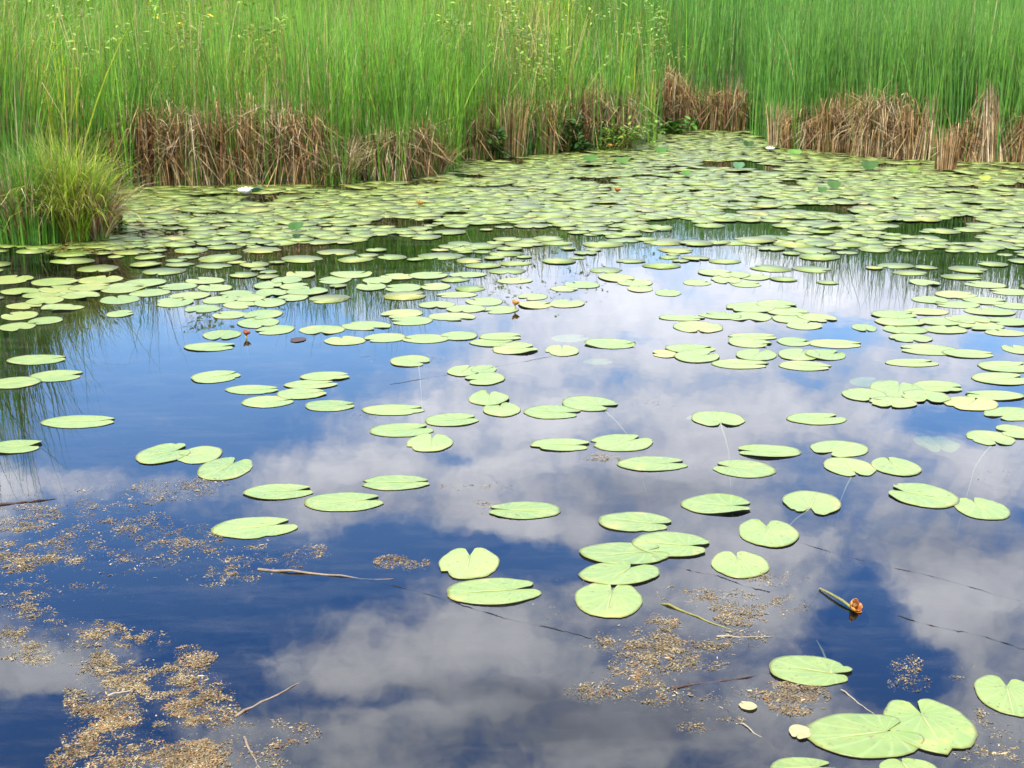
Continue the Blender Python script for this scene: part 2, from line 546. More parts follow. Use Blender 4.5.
# ------------------------------------------------------------------ dead sedge tussocks along the edge (each a thing)
def tussock(name, px, py, wpx, hpx, label, cat, style='hat', cols=TANS, n=420, green=0, gcols=GREENS, group='dead sedge tussocks along the shore', gh=1.15):
    c = at(px, py)
    k = depth(c) / F
    R = wpx * k * .5
    Ht = hpx * k
    root = empty(name, (c[0], c[1] + R * .55, 0))
    ox, oy = 0.0, 0.0

    n = int(n * .72)

    def disc(n, rr=1.0):
        r = np.sqrt(rng.random(n)) * R * rr
        a = rng.uniform(0, 6.28, n)
        return np.column_stack([r * np.cos(a), r * np.sin(a) * .6, np.full(n, -.03)]), a, r

    parts = []
    if style == 'hat':                       # stalks that rise, fold over and hang down all round
        n1 = int(n * .42); n2 = int(n * .72); n3 = int(n * .34)
        lump = rng.uniform(.72, 1.12, 7)
        b, a, r = disc(n1, .95)              # standing stalks under the cap
        parts.append(blades(b, Ht * rng.uniform(.3, 1.0, n1) * np.where(rng.random(n1) < .12, 1.35, 1.0), rng.uniform(.010, .02, n1), rng.uniform(0, 6.28, n1), np.abs(rng.normal(0, .16, n1)), rng.uniform(0, .4, n1),
                            np.where(rng.random(n1) < .3, rng.uniform(.5, .9, n1), 2.0), rng.uniform(.6, 2.2, n1)))
        b, a, r = disc(n2, .8)               # stalks broken over at the cap, hanging outwards and down
        top = Ht * (.88 - .18 * (r / R) ** 2) * rng.uniform(.42, 1.08, n2) * lump[(np.clip(b[:, 0] / R * 3 + 3, 0, 6)).astype(int)]
        tail = Ht * rng.uniform(.2, .75, n2)
        az = a + rng.normal(0, 1.3, n2)
        th0 = np.abs(rng.normal(0, .12, n2))
        parts.append(blades(b, top + tail, rng.uniform(.010, .021, n2), az, th0, rng.uniform(0, .25, n2), top / (top + tail), rng.uniform(1.0, 2.85, n2), K=8))
        b, a, r = disc(n3, .9)               # loose ones lying across the cap
        b[:, 2] = Ht * (.90 - .25 * (r / R) ** 2) * rng.uniform(.45, 1.0, n3) * lump[(np.clip(b[:, 0] / R * 3 + 3, 0, 6)).astype(int)]
        parts.append(blades(b, R * rng.uniform(.4, 1.5, n3), rng.uniform(.010, .022, n3), rng.uniform(0, 6.28, n3), rng.uniform(1.1, 1.75, n3), rng.uniform(.3, 1.4, n3)))
        cc = None
    elif style == 'tent':                    # stalks leaning together into a point
        b, a, r = disc(n, 1.0)
        rr = np.sqrt((b[:, 0]) ** 2 + (b[:, 1]) ** 2)
        h = Ht * rng.uniform(.6, 1.08, n)
        th0 = np.arctan2(rr, Ht) * rng.uniform(.7, 1.05, n)
        az = np.arctan2(-b[:, 1], -b[:, 0]) + rng.normal(0, .25, n)
        kt = np.where(rng.random(n) < .2, rng.uniform(.6, .9, n), 2.0)
        parts.append(blades(b, h, rng.uniform(.010, .02, n), az, th0, rng.uniform(-.1, .1, n), kt, rng.uniform(.5, 2.4, n)))
        cc = pick(cols, n)
    elif style == 'stub':                    # short upright sheaf
        b, a, r = disc(n, 1.0)
        h = Ht * rng.uniform(.55, 1.05, n)
        kt = np.where(rng.random(n) < .25, rng.uniform(.55, .9, n), 2.0)
        parts.append(blades(b, h, rng.uniform(.010, .02, n), a, np.abs(rng.normal(0, .07, n)), rng.uniform(0, .25, n), kt, rng.uniform(.6, 2.2, n)))
        cc = pick(cols, n)
    else:                                    # 'fountain': arching leaves
        b, a, r = disc(n, .55)
        h = Ht * rng.uniform(.7, 1.25, n)
        parts.append(blades(b, h, rng.uniform(.007, .016, n), a + rng.normal(0, 1.1, n), np.abs(rng.normal(.2, .26, n)), rng.uniform(.1, 2.4, n)))
        cc = pick(cols, n)
    if cc is None:
        Vs, Qs, Cs, o_ = [], [], [], 0
        for (V, Q), nn, kk in zip(parts, (n1, n2, n3), (6, 8, 6)):
            Vs.append(V); Qs.append(Q + o_); o_ += len(V); Cs.append(spread(pick(cols, nn), kk))
        V, Q, cv_ = np.vstack(Vs), np.vstack(Qs), np.vstack(Cs)
    else:
        (V, Q), cv_ = parts[0], spread(cc)
    quad_mesh('dead_leaves' if cols is not YELLOWISH else 'leaves', V, Q, M['dead'] if cols is not YELLOWISH else M['blade'], root, cv_)
    if green:
        b, a, r = disc(green, .95)
        h = Ht * gh * rng.uniform(.5, 1.1, green)
        V, Q = blades(b, h, rng.uniform(.007, .013, green), a, np.abs(rng.normal(0, .1, green)), rng.uniform(0, .6, green))
        quad_mesh('green_shoots', V, Q, M['blade'], root, spread(pick(gcols, green)))
    tag(root, label, cat, group)
    return root


TD = 'sedge tussock'
tussock('sedge_tussock', 794, 149, 26, 46, 'low brown sedge tussock just right of the narrow stump', TD, 'hat', REDDISH, 240, 20)
tussock('sedge_tussock', 832, 153, 30, 60, 'ragged brown sedge tussock left of the orange tan sheaf', TD, 'hat', REDDISH, 300, 20)
tussock('sedge_tussock', 914, 160, 34, 64, 'brown sedge tussock at the right end of the widest tan one', TD, 'hat', REDDISH, 340, 20)
tussock('sedge_tussock', 962, 163, 30, 50, 'low brown sedge tussock between the lone stub and the tent shaped one', TD, 'hat', REDDISH, 260, 20)
tussock('sedge_tussock', 120, 188, 26, 60, 'low rusty sedge tussock squeezed between the left grass clump and the brown tussocks', TD, 'hat', REDDISH, 260, 20)
tussock('sedge_tussock', 312, 184, 44, 84, 'brown dead sedge tussock at the right end of the tall left row', TD, 'hat', REDDISH, 480, 50)
tussock('sedge_tussock', 362, 180, 40, 54, 'brown sedge tussock behind the low golden one left of centre', TD, 'hat', REDDISH, 340, 90)
tussock('sedge_tussock', 414, 178, 44, 66, 'brown sedge tussock in the middle of the reedy point', TD, 'hat', REDDISH, 420, 110)
tussock('sedge_tussock', 470, 161, 40, 62, 'dull brown sedge tussock above the dark leafy recess', TD, 'hat', REDDISH, 320, 120)
tussock('sedge_tussock', 538, 155, 44, 66, 'rusty sedge tussock around the straight whitish stalk', TD, 'hat', REDDISH, 340, 120)
tussock('sedge_tussock', 700, 130, 40, 50, 'dark brown sedge tussock between the two higher ones of the inlet', TD, 'hat', REDDISH, 320, 30)
tussock('sedge_tussock', 146, 187, 56, 88, 'brown dead sedge tussock nearest the left grass clump, its top slanting left', TD, 'hat', REDDISH, 620, 40)
tussock('sedge_tussock', 190, 187, 52, 94, 'tan dead sedge tussock second from the left grass clump with tall upright stalks', TD, 'hat', TANS, 560, 70)
tussock('sedge_tussock', 232, 186, 54, 100, 'brown dead sedge tussock directly behind the white flower with green leaf', TD, 'hat', REDDISH, 620, 60)
tussock('sedge_tussock', 280, 184, 56, 104, 'tallest brown dead sedge tussock on the left shore, rounded like a hat', TD, 'hat', TANS, 700, 40)
tussock('sedge_tussock', 338, 185, 46, 46, 'low golden tan sedge tussock spilling onto the lily pads left of centre', TD, 'fountain', TANS, 420, 90)
tussock('sedge_tussock', 386, 182, 50, 72, 'grey tan dead sedge tussock mixed with green shoots on the point left of centre', TD, 'hat', TANS, 420, 160)
tussock('sedge_tussock', 436, 175, 30, 44, 'small orange tan sedge tuft at the tip of the reedy point', TD, 'fountain', REDDISH, 320, 60)
tussock('sedge_tussock', 506, 158, 34, 70, 'thin brown dead sedge tussock under a bright yellow leaf', TD, 'stub', REDDISH, 300, 60)
tussock('sedge_tussock', 577, 150, 52, 80, 'pinkish brown dead sedge tussock drooping over dark green leaves', TD, 'hat', REDDISH, 480, 50)
tussock('sedge_tussock', 618, 149, 44, 72, 'brown dead sedge tussock above the low leafy bush with one yellow flower', TD, 'hat', TANS, 420, 60)
tussock('sedge_tussock', 672, 132, 52, 68, 'round topped reddish brown sedge tussock at the back of the small inlet', TD, 'hat', REDDISH, 620, 20)
tussock('sedge_tussock', 728, 131, 46, 62, 'dead sedge tussock with pale stalks falling down its right side, right of the inlet', TD, 'hat', REDDISH, 420, 60)
tussock('sedge_tussock', 776, 146, 16, 50, 'narrow pale stump of sedge standing upright at the corner of the reeds', TD, 'stub', TANS, 160, 20)
tussock('sedge_tussock', 812, 150, 44, 52, 'low tan sedge tussock behind the white flower bud on the right', TD, 'hat', TANS, 380, 50)
tussock('sedge_tussock', 846, 153, 28, 66, 'upright orange tan sedge sheaf with a flat cut top on the right shore', TD, 'stub', REDDISH, 320, 30)
tussock('sedge_tussock', 886, 158, 66, 76, 'widest tan sedge tussock on the right shore, a thick skirt of dead leaves', TD, 'hat', TANS, 900, 40)
tussock('sedge_tussock', 933, 161, 40, 66, 'pointed pale sedge tussock behind the small stub standing in the pads', TD, 'tent', TANS, 380, 40)
tussock('sedge_tussock', 947, 170, 22, 46, 'short brown sedge stub standing alone out among the lily pads', TD, 'stub', REDDISH, 300, 0)
tussock('sedge_tussock', 988, 163, 60, 80, 'tent shaped pale grey sedge tussock near the right edge of the pond', TD, 'tent', TANS, 620, 40)
tussock('sedge_tussock', 1030, 163, 40, 60, 'brown sedge tussock cut by the right end of the shore', TD, 'hat', REDDISH, 380, 20)
GG = 'green grass clumps on the left point'
tussock('grass_clump', 64, 243, 80, 104, 'bright yellow green grass clump arching over the water on the left point', 'grass clump', 'fountain', YELLOWISH, 1900, 60, group=GG)
tussock('grass_clump', 20, 246, 70, 96, 'olive grass clump with brown dead leaves at the far left of the shore', 'grass clump', 'fountain', TANS, 420, 520, group=GG)
tussock('grass_clump', 98, 241, 24, 72, 'rusty dry grass tuft on the right side of the left point', 'grass clump', 'fountain', TANS, 480, 60, group=GG)


# ------------------------------------------------------------------ leaning dry stalks (each a thing)
def pole(name, a, b, r, mat, label, cat, group=None, za=0.0, zb=0.0, sag=0.0):
    A, B = at(*a), None
    A = A + np.array([0, 0, za])
    B = b if isinstance(b, np.ndarray) else at(*b, zb) if zb == 0 else None
    if B is None: B = np.array(at(*b)) + np.array([0, 0, zb])
    pts, rad = [], []
    for i in range(9):
        t = i / 8
        p = A * (1 - t) + B * t + np.array([0, 0, -sag * 4 * t * (1 - t)])
        p = p + np.array([0, 1, 0]) * math.sin(t * 7) * .004
        p = p + rng.normal(0, r * .45, 3)
        pts.append(p); rad.append(r * (1.0 - .7 * t) * rng.uniform(.8, 1.15))
    o = MB().tube([p - A for p in pts], rad).build(name, mat, loc=tuple(A))
    return tag(o, label, cat, group)


def over(px, py, Y):
    """point above the ground seen at a pixel, at distance Y"""
    d = ray(px, py); t = Y / d[1]
    return np.array([0, 0, CH]) + d * t


GS = 'dry stalks leaning out of the reeds'
pole('dry_stalk', (75, 241), over(114, 165, 14.2), .012, M['pale_stick'], 'long pale stalk leaning steeply right in front of the left grass clump', 'dry stalk', GS)
pole('dry_stalk', (34, 238), over(80, 200, 13.4), .014, M['stick'], 'thick tan stalk leaning low from the left grass clump base', 'dry stalk', GS)
pole('dry_stalk', (64, 233), over(118, 194, 13.6), .011, M['stick'], 'tan stalk crossing behind the long pale one on the left point', 'dry stalk', GS)
pole('dry_stalk', (46, 128), over(71, 108, 14.6), .016, M['pale_stick'], 'short whitish stalk sticking out of the reeds above the left grass clump', 'dry stalk', GS) if False else None
pole('dry_stalk', (171, 183), over(151, 128, 18.6), .012, M['stick'], 'grey stalk slanting across the dark gap in the left brown tussocks', 'dry stalk', GS)
pole('dry_stalk', (584, 146), over(618, 92, 21.6), .013, M['pale_stick'], 'long tan stalk leaning across the drooping tussock near the centre', 'dry stalk', GS)
pole('dry_stalk', (544, 152), over(541, 88, 21.6), .016, M['pale_stick'], 'straight whitish stalk standing upright at the centre of the shore', 'dry stalk', GS)
pole('dry_stalk', (724, 131), over(747, 90, 27.2), .02, M['pale_stick'], 'pale stalk leaning right beside the small inlet', 'dry stalk', GS)
pole('dry_stalk', (648, 128), over(680, 104, 27), .018, M['pale_stick'], 'pale stalk fallen across the front of the round reddish tussock', 'dry stalk', GS)
pole('dry_stalk', (998, 152), over(1030, 122, 19.6), .014, M['pale_stick'], 'tan stalk rising to the right at the right edge of the shore', 'dry stalk', GS)
pole('dry_stalk', (1026, 158), over(1002, 120, 19.6), .012, M['stick'], 'brown stalk slanting down across the rising tan one at the right', 'dry stalk', GS)


# ------------------------------------------------------------------ bushes and broad-leaved plants
def bush(name, c, R, H, nleaf, cols, label, cat, group=None, leafL=.09, trunk=True, low=False):
    root = empty(name, tuple(c))
    if trunk:
        mb = MB()
        r2 = random.Random(int(abs(c[0]) * 100 + c[1] * 7))
        for k in range(5):
            a = r2.uniform(0, 6.28); l = H * r2.uniform(.7, .95)
            e = np.array([math.cos(a) * R * .55, math.sin(a) * R * .4, l])
            mb.tube([np.array([0, 0, -.05]), e * .45 + np.array([0, 0, .1]), e], [.022, .015, .006], 5)
        mb.build('stems', M['stalk_green'], root)
    lm, cc = MB(), []
    nb = max(6, nleaf // 22)
    cen = [np.array([rng.normal(0, R * .45), rng.normal(0, R * .32), H * (rng.uniform(.05, .95) if low else rng.uniform(.35, 1.0))]) for _ in range(nb)]
    for k in range(nleaf):
        p = cen[k % nb] + rng.normal(0, R * .17, 3) * np.array([1, .8, .9])
        p[2] = max(.02, p[2])
        a = rng.uniform(0, 6.28); e = rng.uniform(-.3, .8)
        d = np.array([math.cos(a) * math.cos(e), math.sin(a) * math.cos(e), math.sin(e)])
        b0 = len(lm.v)
        lm.leaf(p, d, np.array([0, 0, 1.0]) + rng.normal(0, .3, 3), leafL * rng.uniform(.6, 1.3), leafL * rng.uniform(.3, .5), .2, 4)
        c_ = pick(cols, 1)[0]
        cc += [c_] * (len(lm.v) - b0)
    lm.build('foliage', M['leafy'], root, np.array(cc))
    tag(root, label, cat, group)
    return root


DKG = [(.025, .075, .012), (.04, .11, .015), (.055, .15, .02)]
MDG = [(.06, .17, .02), (.09, .22, .025), (.12, .25, .03), (.05, .13, .015)]
YGR = [(.25, .37, .04), (.34, .42, .05), (.18, .32, .035)]
GB = 'low leafy plants at the foot of the reeds'


def base_bush(px, py, wpx, hpx, n, cols, label, leaf):
    c = at(px, py); k = depth(c) / F
    bush('marsh_plant', (c[0], c[1] + .1, 0), wpx * k * .5, hpx * k, n, cols, label, 'marsh plant', GB, leaf, True, True)


base_bush(620, 151, 62, 26, 420, YGR + MDG, 'low yellow green leafy bush at the water edge left of the inlet', .10)
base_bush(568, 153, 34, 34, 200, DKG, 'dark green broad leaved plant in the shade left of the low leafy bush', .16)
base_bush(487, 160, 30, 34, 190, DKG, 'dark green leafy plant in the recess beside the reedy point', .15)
base_bush(676, 134, 44, 10, 150, MDG, 'flat patch of bright green leaves lying in front of the inlet tussock', .18)
base_bush(720, 128, 34, 16, 90, MDG, 'small green leafy plant under the pale fallen stalks of the inlet', .14)
base_bush(22, 240, 22, 44, 160, [(.09, .22, .06), (.12, .26, .09)], 'small pale green weed with narrow leaves at the foot of the left grass clump', .10)
base_bush(118, 233, 14, 20, 70, YGR + MDG, 'tiny yellow green sprig beside the rusty dry grass tuft', .09)
base_bush(972, 158, 26, 14, 80, MDG, 'green broad leaved plant between the two pale right hand tussocks', .15)
base_bush(548, 148, 22, 44, 40, [(.22, .34, .03), (.14, .28, .03)], 'bright green flag leaves beside the straight whitish stalk', .3)
base_bush(508, 120, 12, 10, 8, [(.45, .5, .03)], 'single bright yellow leaf held up in front of the centre reeds', .2) if False else None
GW = 'bushes growing up through the reeds'
BLAB = [(YGR, 'yellow green bush rising through the reeds at the upper left'), (YGR, 'leafy bush at the top left corner among the reeds'),
        (YGR + [(.62, .48, .02)], 'bush dotted yellow above the left brown tussocks'), (YGR, 'small light bush above the tall left tussock'),
        (YGR, 'pale yellow green bush showing over the reeds near the top centre'), (YGR, 'leafy bush left of the pale top centre one'),
        (YGR, 'small light green bush among the reeds right of the top centre'), (YGR, 'thin light bush among the reeds above the reedy point')]
for (px, py, Y, R), (ncol, lab) in zip(BUSHES, BLAB):
    p = over(px, py, Y)
    g = float(ground_z([p[:2]])[0])
    bush('marsh_bush', (p[0], p[1], g), R, max(1.5, p[2] - g + .35), 340, ncol, lab, 'bush', GW, .10)

# ------------------------------------------------------------------ lily pads
OCC = []                                                    # (x, y, r, level) of every pad placed so far


def pad_shape(nx, ny, ndir, notch=1.0, ragged=.024, fine=True):
    """lily leaf outline and surface: verts (n,3), faces, tint, material index; extents nx, ny (m); ndir = way the notch faces"""
    na = 44 if fine else 18
    a0 = math.radians(random.uniform(9, 30)) * notch
    ecc = random.uniform(1.02, 1.14)
    off = random.uniform(.46, .62)
    al = np.linspace(a0, 2 * math.pi - a0, na)
    # ray from the stalk point (off,0) to an ellipse ecc x 1
    ca, sa = np.cos(al), np.sin(al)
    A = (ca / ecc) ** 2 + sa ** 2
    B = 2 * off * ca / ecc ** 2
    C = (off / ecc) ** 2 - 1
    r = (-B + np.sqrt(B * B - 4 * A * C)) / (2 * A)
    dd = np.minimum(al - a0, 2 * math.pi - a0 - al)
    sm = np.clip(dd / math.radians(38), 0, 1)
    r = r * (1 + .14 * np.exp(-((np.minimum(al, 2 * math.pi - al) - .55) / .38) ** 2)) * (.70 + .30 * (1 - (1 - sm) ** 2.2))
    ph = random.uniform(0, 6.28)
    r = r * (1 + ragged * (np.sin(3 * al + ph) + .6 * np.sin(7 * al + 2 * ph)) + np.random.default_rng(random.randint(0, 10 ** 6)).normal(0, ragged * .25, na))
    if fine and random.random() < .35:                      # a bite out of the edge
        k = random.randint(4, na - 5); r[k] *= .86; r[k + 1] *= .93
    rings = (.0, .03, .35, .7, .92, 1.0) if fine else (.0, 1.0)
    # rotate, then fit extents
    c, s = math.cos(ndir), math.sin(ndir)
    ox, oy = (off + r * ca), r * sa
    X, Y = ox * c - oy * s, ox * s + oy * c
    cx, cy = (X.max() + X.min()) / 2, (Y.max() + Y.min()) / 2
    sx, sy = nx / (X.max() - X.min()), ny / (Y.max() - Y.min())
    ax, ay = (off * c - cx) * sx, (off * s - cy) * sy
    X, Y = (X - cx) * sx, (Y - cy) * sy
    size = .5 * (nx + ny)
    V, T, Fc, MI = [(ax, ay, 0.0)], [(0, 0, 0)], [], []
    curl = random.uniform(0.0, .016) * size * (1 if fine else .35)
    if fine and random.random() < .10: curl += .028 * size
    p1, p2 = random.uniform(0, 6.28), random.uniform(0, 6.28)
    for ri in rings[1:]:
        for k in range(na):
            e = ri ** 3 * curl * (.5 + .5 * math.sin(2 * al[k] + p1)) ** 2 + (1 - ri) * ri * .012 * size * (.6 + .5 * math.sin(3 * al[k] + p2))
            fold = .02 * size * ri * (math.exp(-(min(al[k] - a0, 2 * math.pi - a0 - al[k]) / .3) ** 2)) * (random.random() * .3 + .4)
            V.append((ax + (X[k] - ax) * ri, ay + (Y[k] - ay) * ri, e + (fold if fine else 0)))
            T.append((ri, al[k] / (2 * math.pi), 0))
    nr = len(rings) - 1
    for k in range(na - 1): Fc.append((0, 1 + k, 2 + k)); MI.append(0)
    for i in range(nr - 1):
        for k in range(na - 1):
            q = 1 + i * na + k
            Fc.append((q, q + na, q + na + 1, q + 1)); MI.append(0)
    # the thickness of the leaf: a rim turned down to the water
    b = len(V); last = 1 + (nr - 1) * na
    loop = [last + k for k in range(na)]
    for k in loop:
        x, y, z = V[k]; V.append((ax + (x - ax) * .985, ay + (y - ay) * .985, z - .0022)); T.append((1, .5, 0))
    for k in range(na - 1):
        Fc.append((loop[k], b + k, b + k + 1, loop[k + 1])); MI.append(1)
    V.append((ax, ay, -.0022)); T.append((0, .5, 0)); e = len(V) - 1
    if nr > 1:
        Fc.append((0, e, b, 1 + (nr - 1) * na)); MI.append(1)
        Fc.append((0, loop[-1], b + na - 1, e)); MI.append(1)
    far = int(np.argmin(np.abs(al - math.pi)))
    return V, Fc, T, MI, (ax, ay), (X[far], Y[far])


def level_of(x, y, r):
    lv = 0
    for (a, b, q, l) in OCC:
        if (a - x) ** 2 + (b - y) ** 2 < ((q + r) * .95) ** 2: lv = max(lv, l + 1)
    if lv > 9: lv = random.randint(5, 9)
    OCC.append((x, y, r, lv))
    return lv


def pad_geom(cx, cy, wpx, hpx):
    c = at(cx, cy); k = depth(c) / F
    nx = wpx * k
    ny = at(cx, cy - hpx / 2)[1] - at(cx, cy + hpx / 2)[1]
    ny = min(max(ny, nx * .62), nx * 1.45)
    return c, nx, ny


def near_pad(cx, cy, wpx, hpx, nd, label, tint=None, sub=0.0, stem=None, group='lily pads on the open water', full=True):
    c, nx, ny = pad_geom(cx, cy, wpx, hpx)
    V, Fc, T, MI, ap, tip = pad_shape(nx, ny, math.radians(nd))
    lv = level_of(c[0], c[1], (nx + ny) / 4)
    z = .0026 + .0011 * lv if sub == 0 else -sub
    t = tint if tint is not None else random.uniform(.05, .75)
    if t < .9: t = min(.9, max(0.0, t + random.uniform(-.16, .2)))
    T = np.array(T); T[:, 2] = t
    if not full:
        o = mesh_obj('lily_pad', V, Fc, [M['pad'], M['pad_edge']], col=T, midx=MI, loc=(c[0], c[1], z))
        return tag(o, label, 'lily pad', group)
    root = empty('lily_pad', (c[0], c[1], z))
    mesh_obj('leaf_blade', V, Fc, [M['pad'], M['pad_edge']], root, T, midx=MI)
    a, b = np.array([*ap, .0004]), np.array([tip[0] * .9, tip[1] * .9, .0004])
    mid = (a + b) / 2 + np.array([0, 0, .004 * (nx + ny)])
    mb = MB().tube([a, a * .75 + b * .25 + np.array([0, 0, .0012]), mid, a * .25 + b * .75, b], [.0044, .0038, .003, .002, .001], 6)
    mb.v = [np.array([q[0], q[1], q[2] * .45]) for q in mb.v]
    mb.build('midrib', M['midrib'], root)
    if stem is not None:
        e = at(*stem) - np.array([c[0], c[1], 0])
        d = e - np.array([*ap, 0])
        pts = [np.array([*ap, -.002]), np.array([*ap, -.006 - z]) + d * .25, np.array([*ap, -.009 - z]) + d * .6, np.array([*ap, -.03 - z]) + d * 1.0,
               np.array([*ap, -.3 - z]) + d * 1.7]
        MB().tube(pts, [.0055, .005, .0036, .0016, .0004], 6).build('stem', M['petiole'], root)
    return tag(root, label, 'lily pad', group)


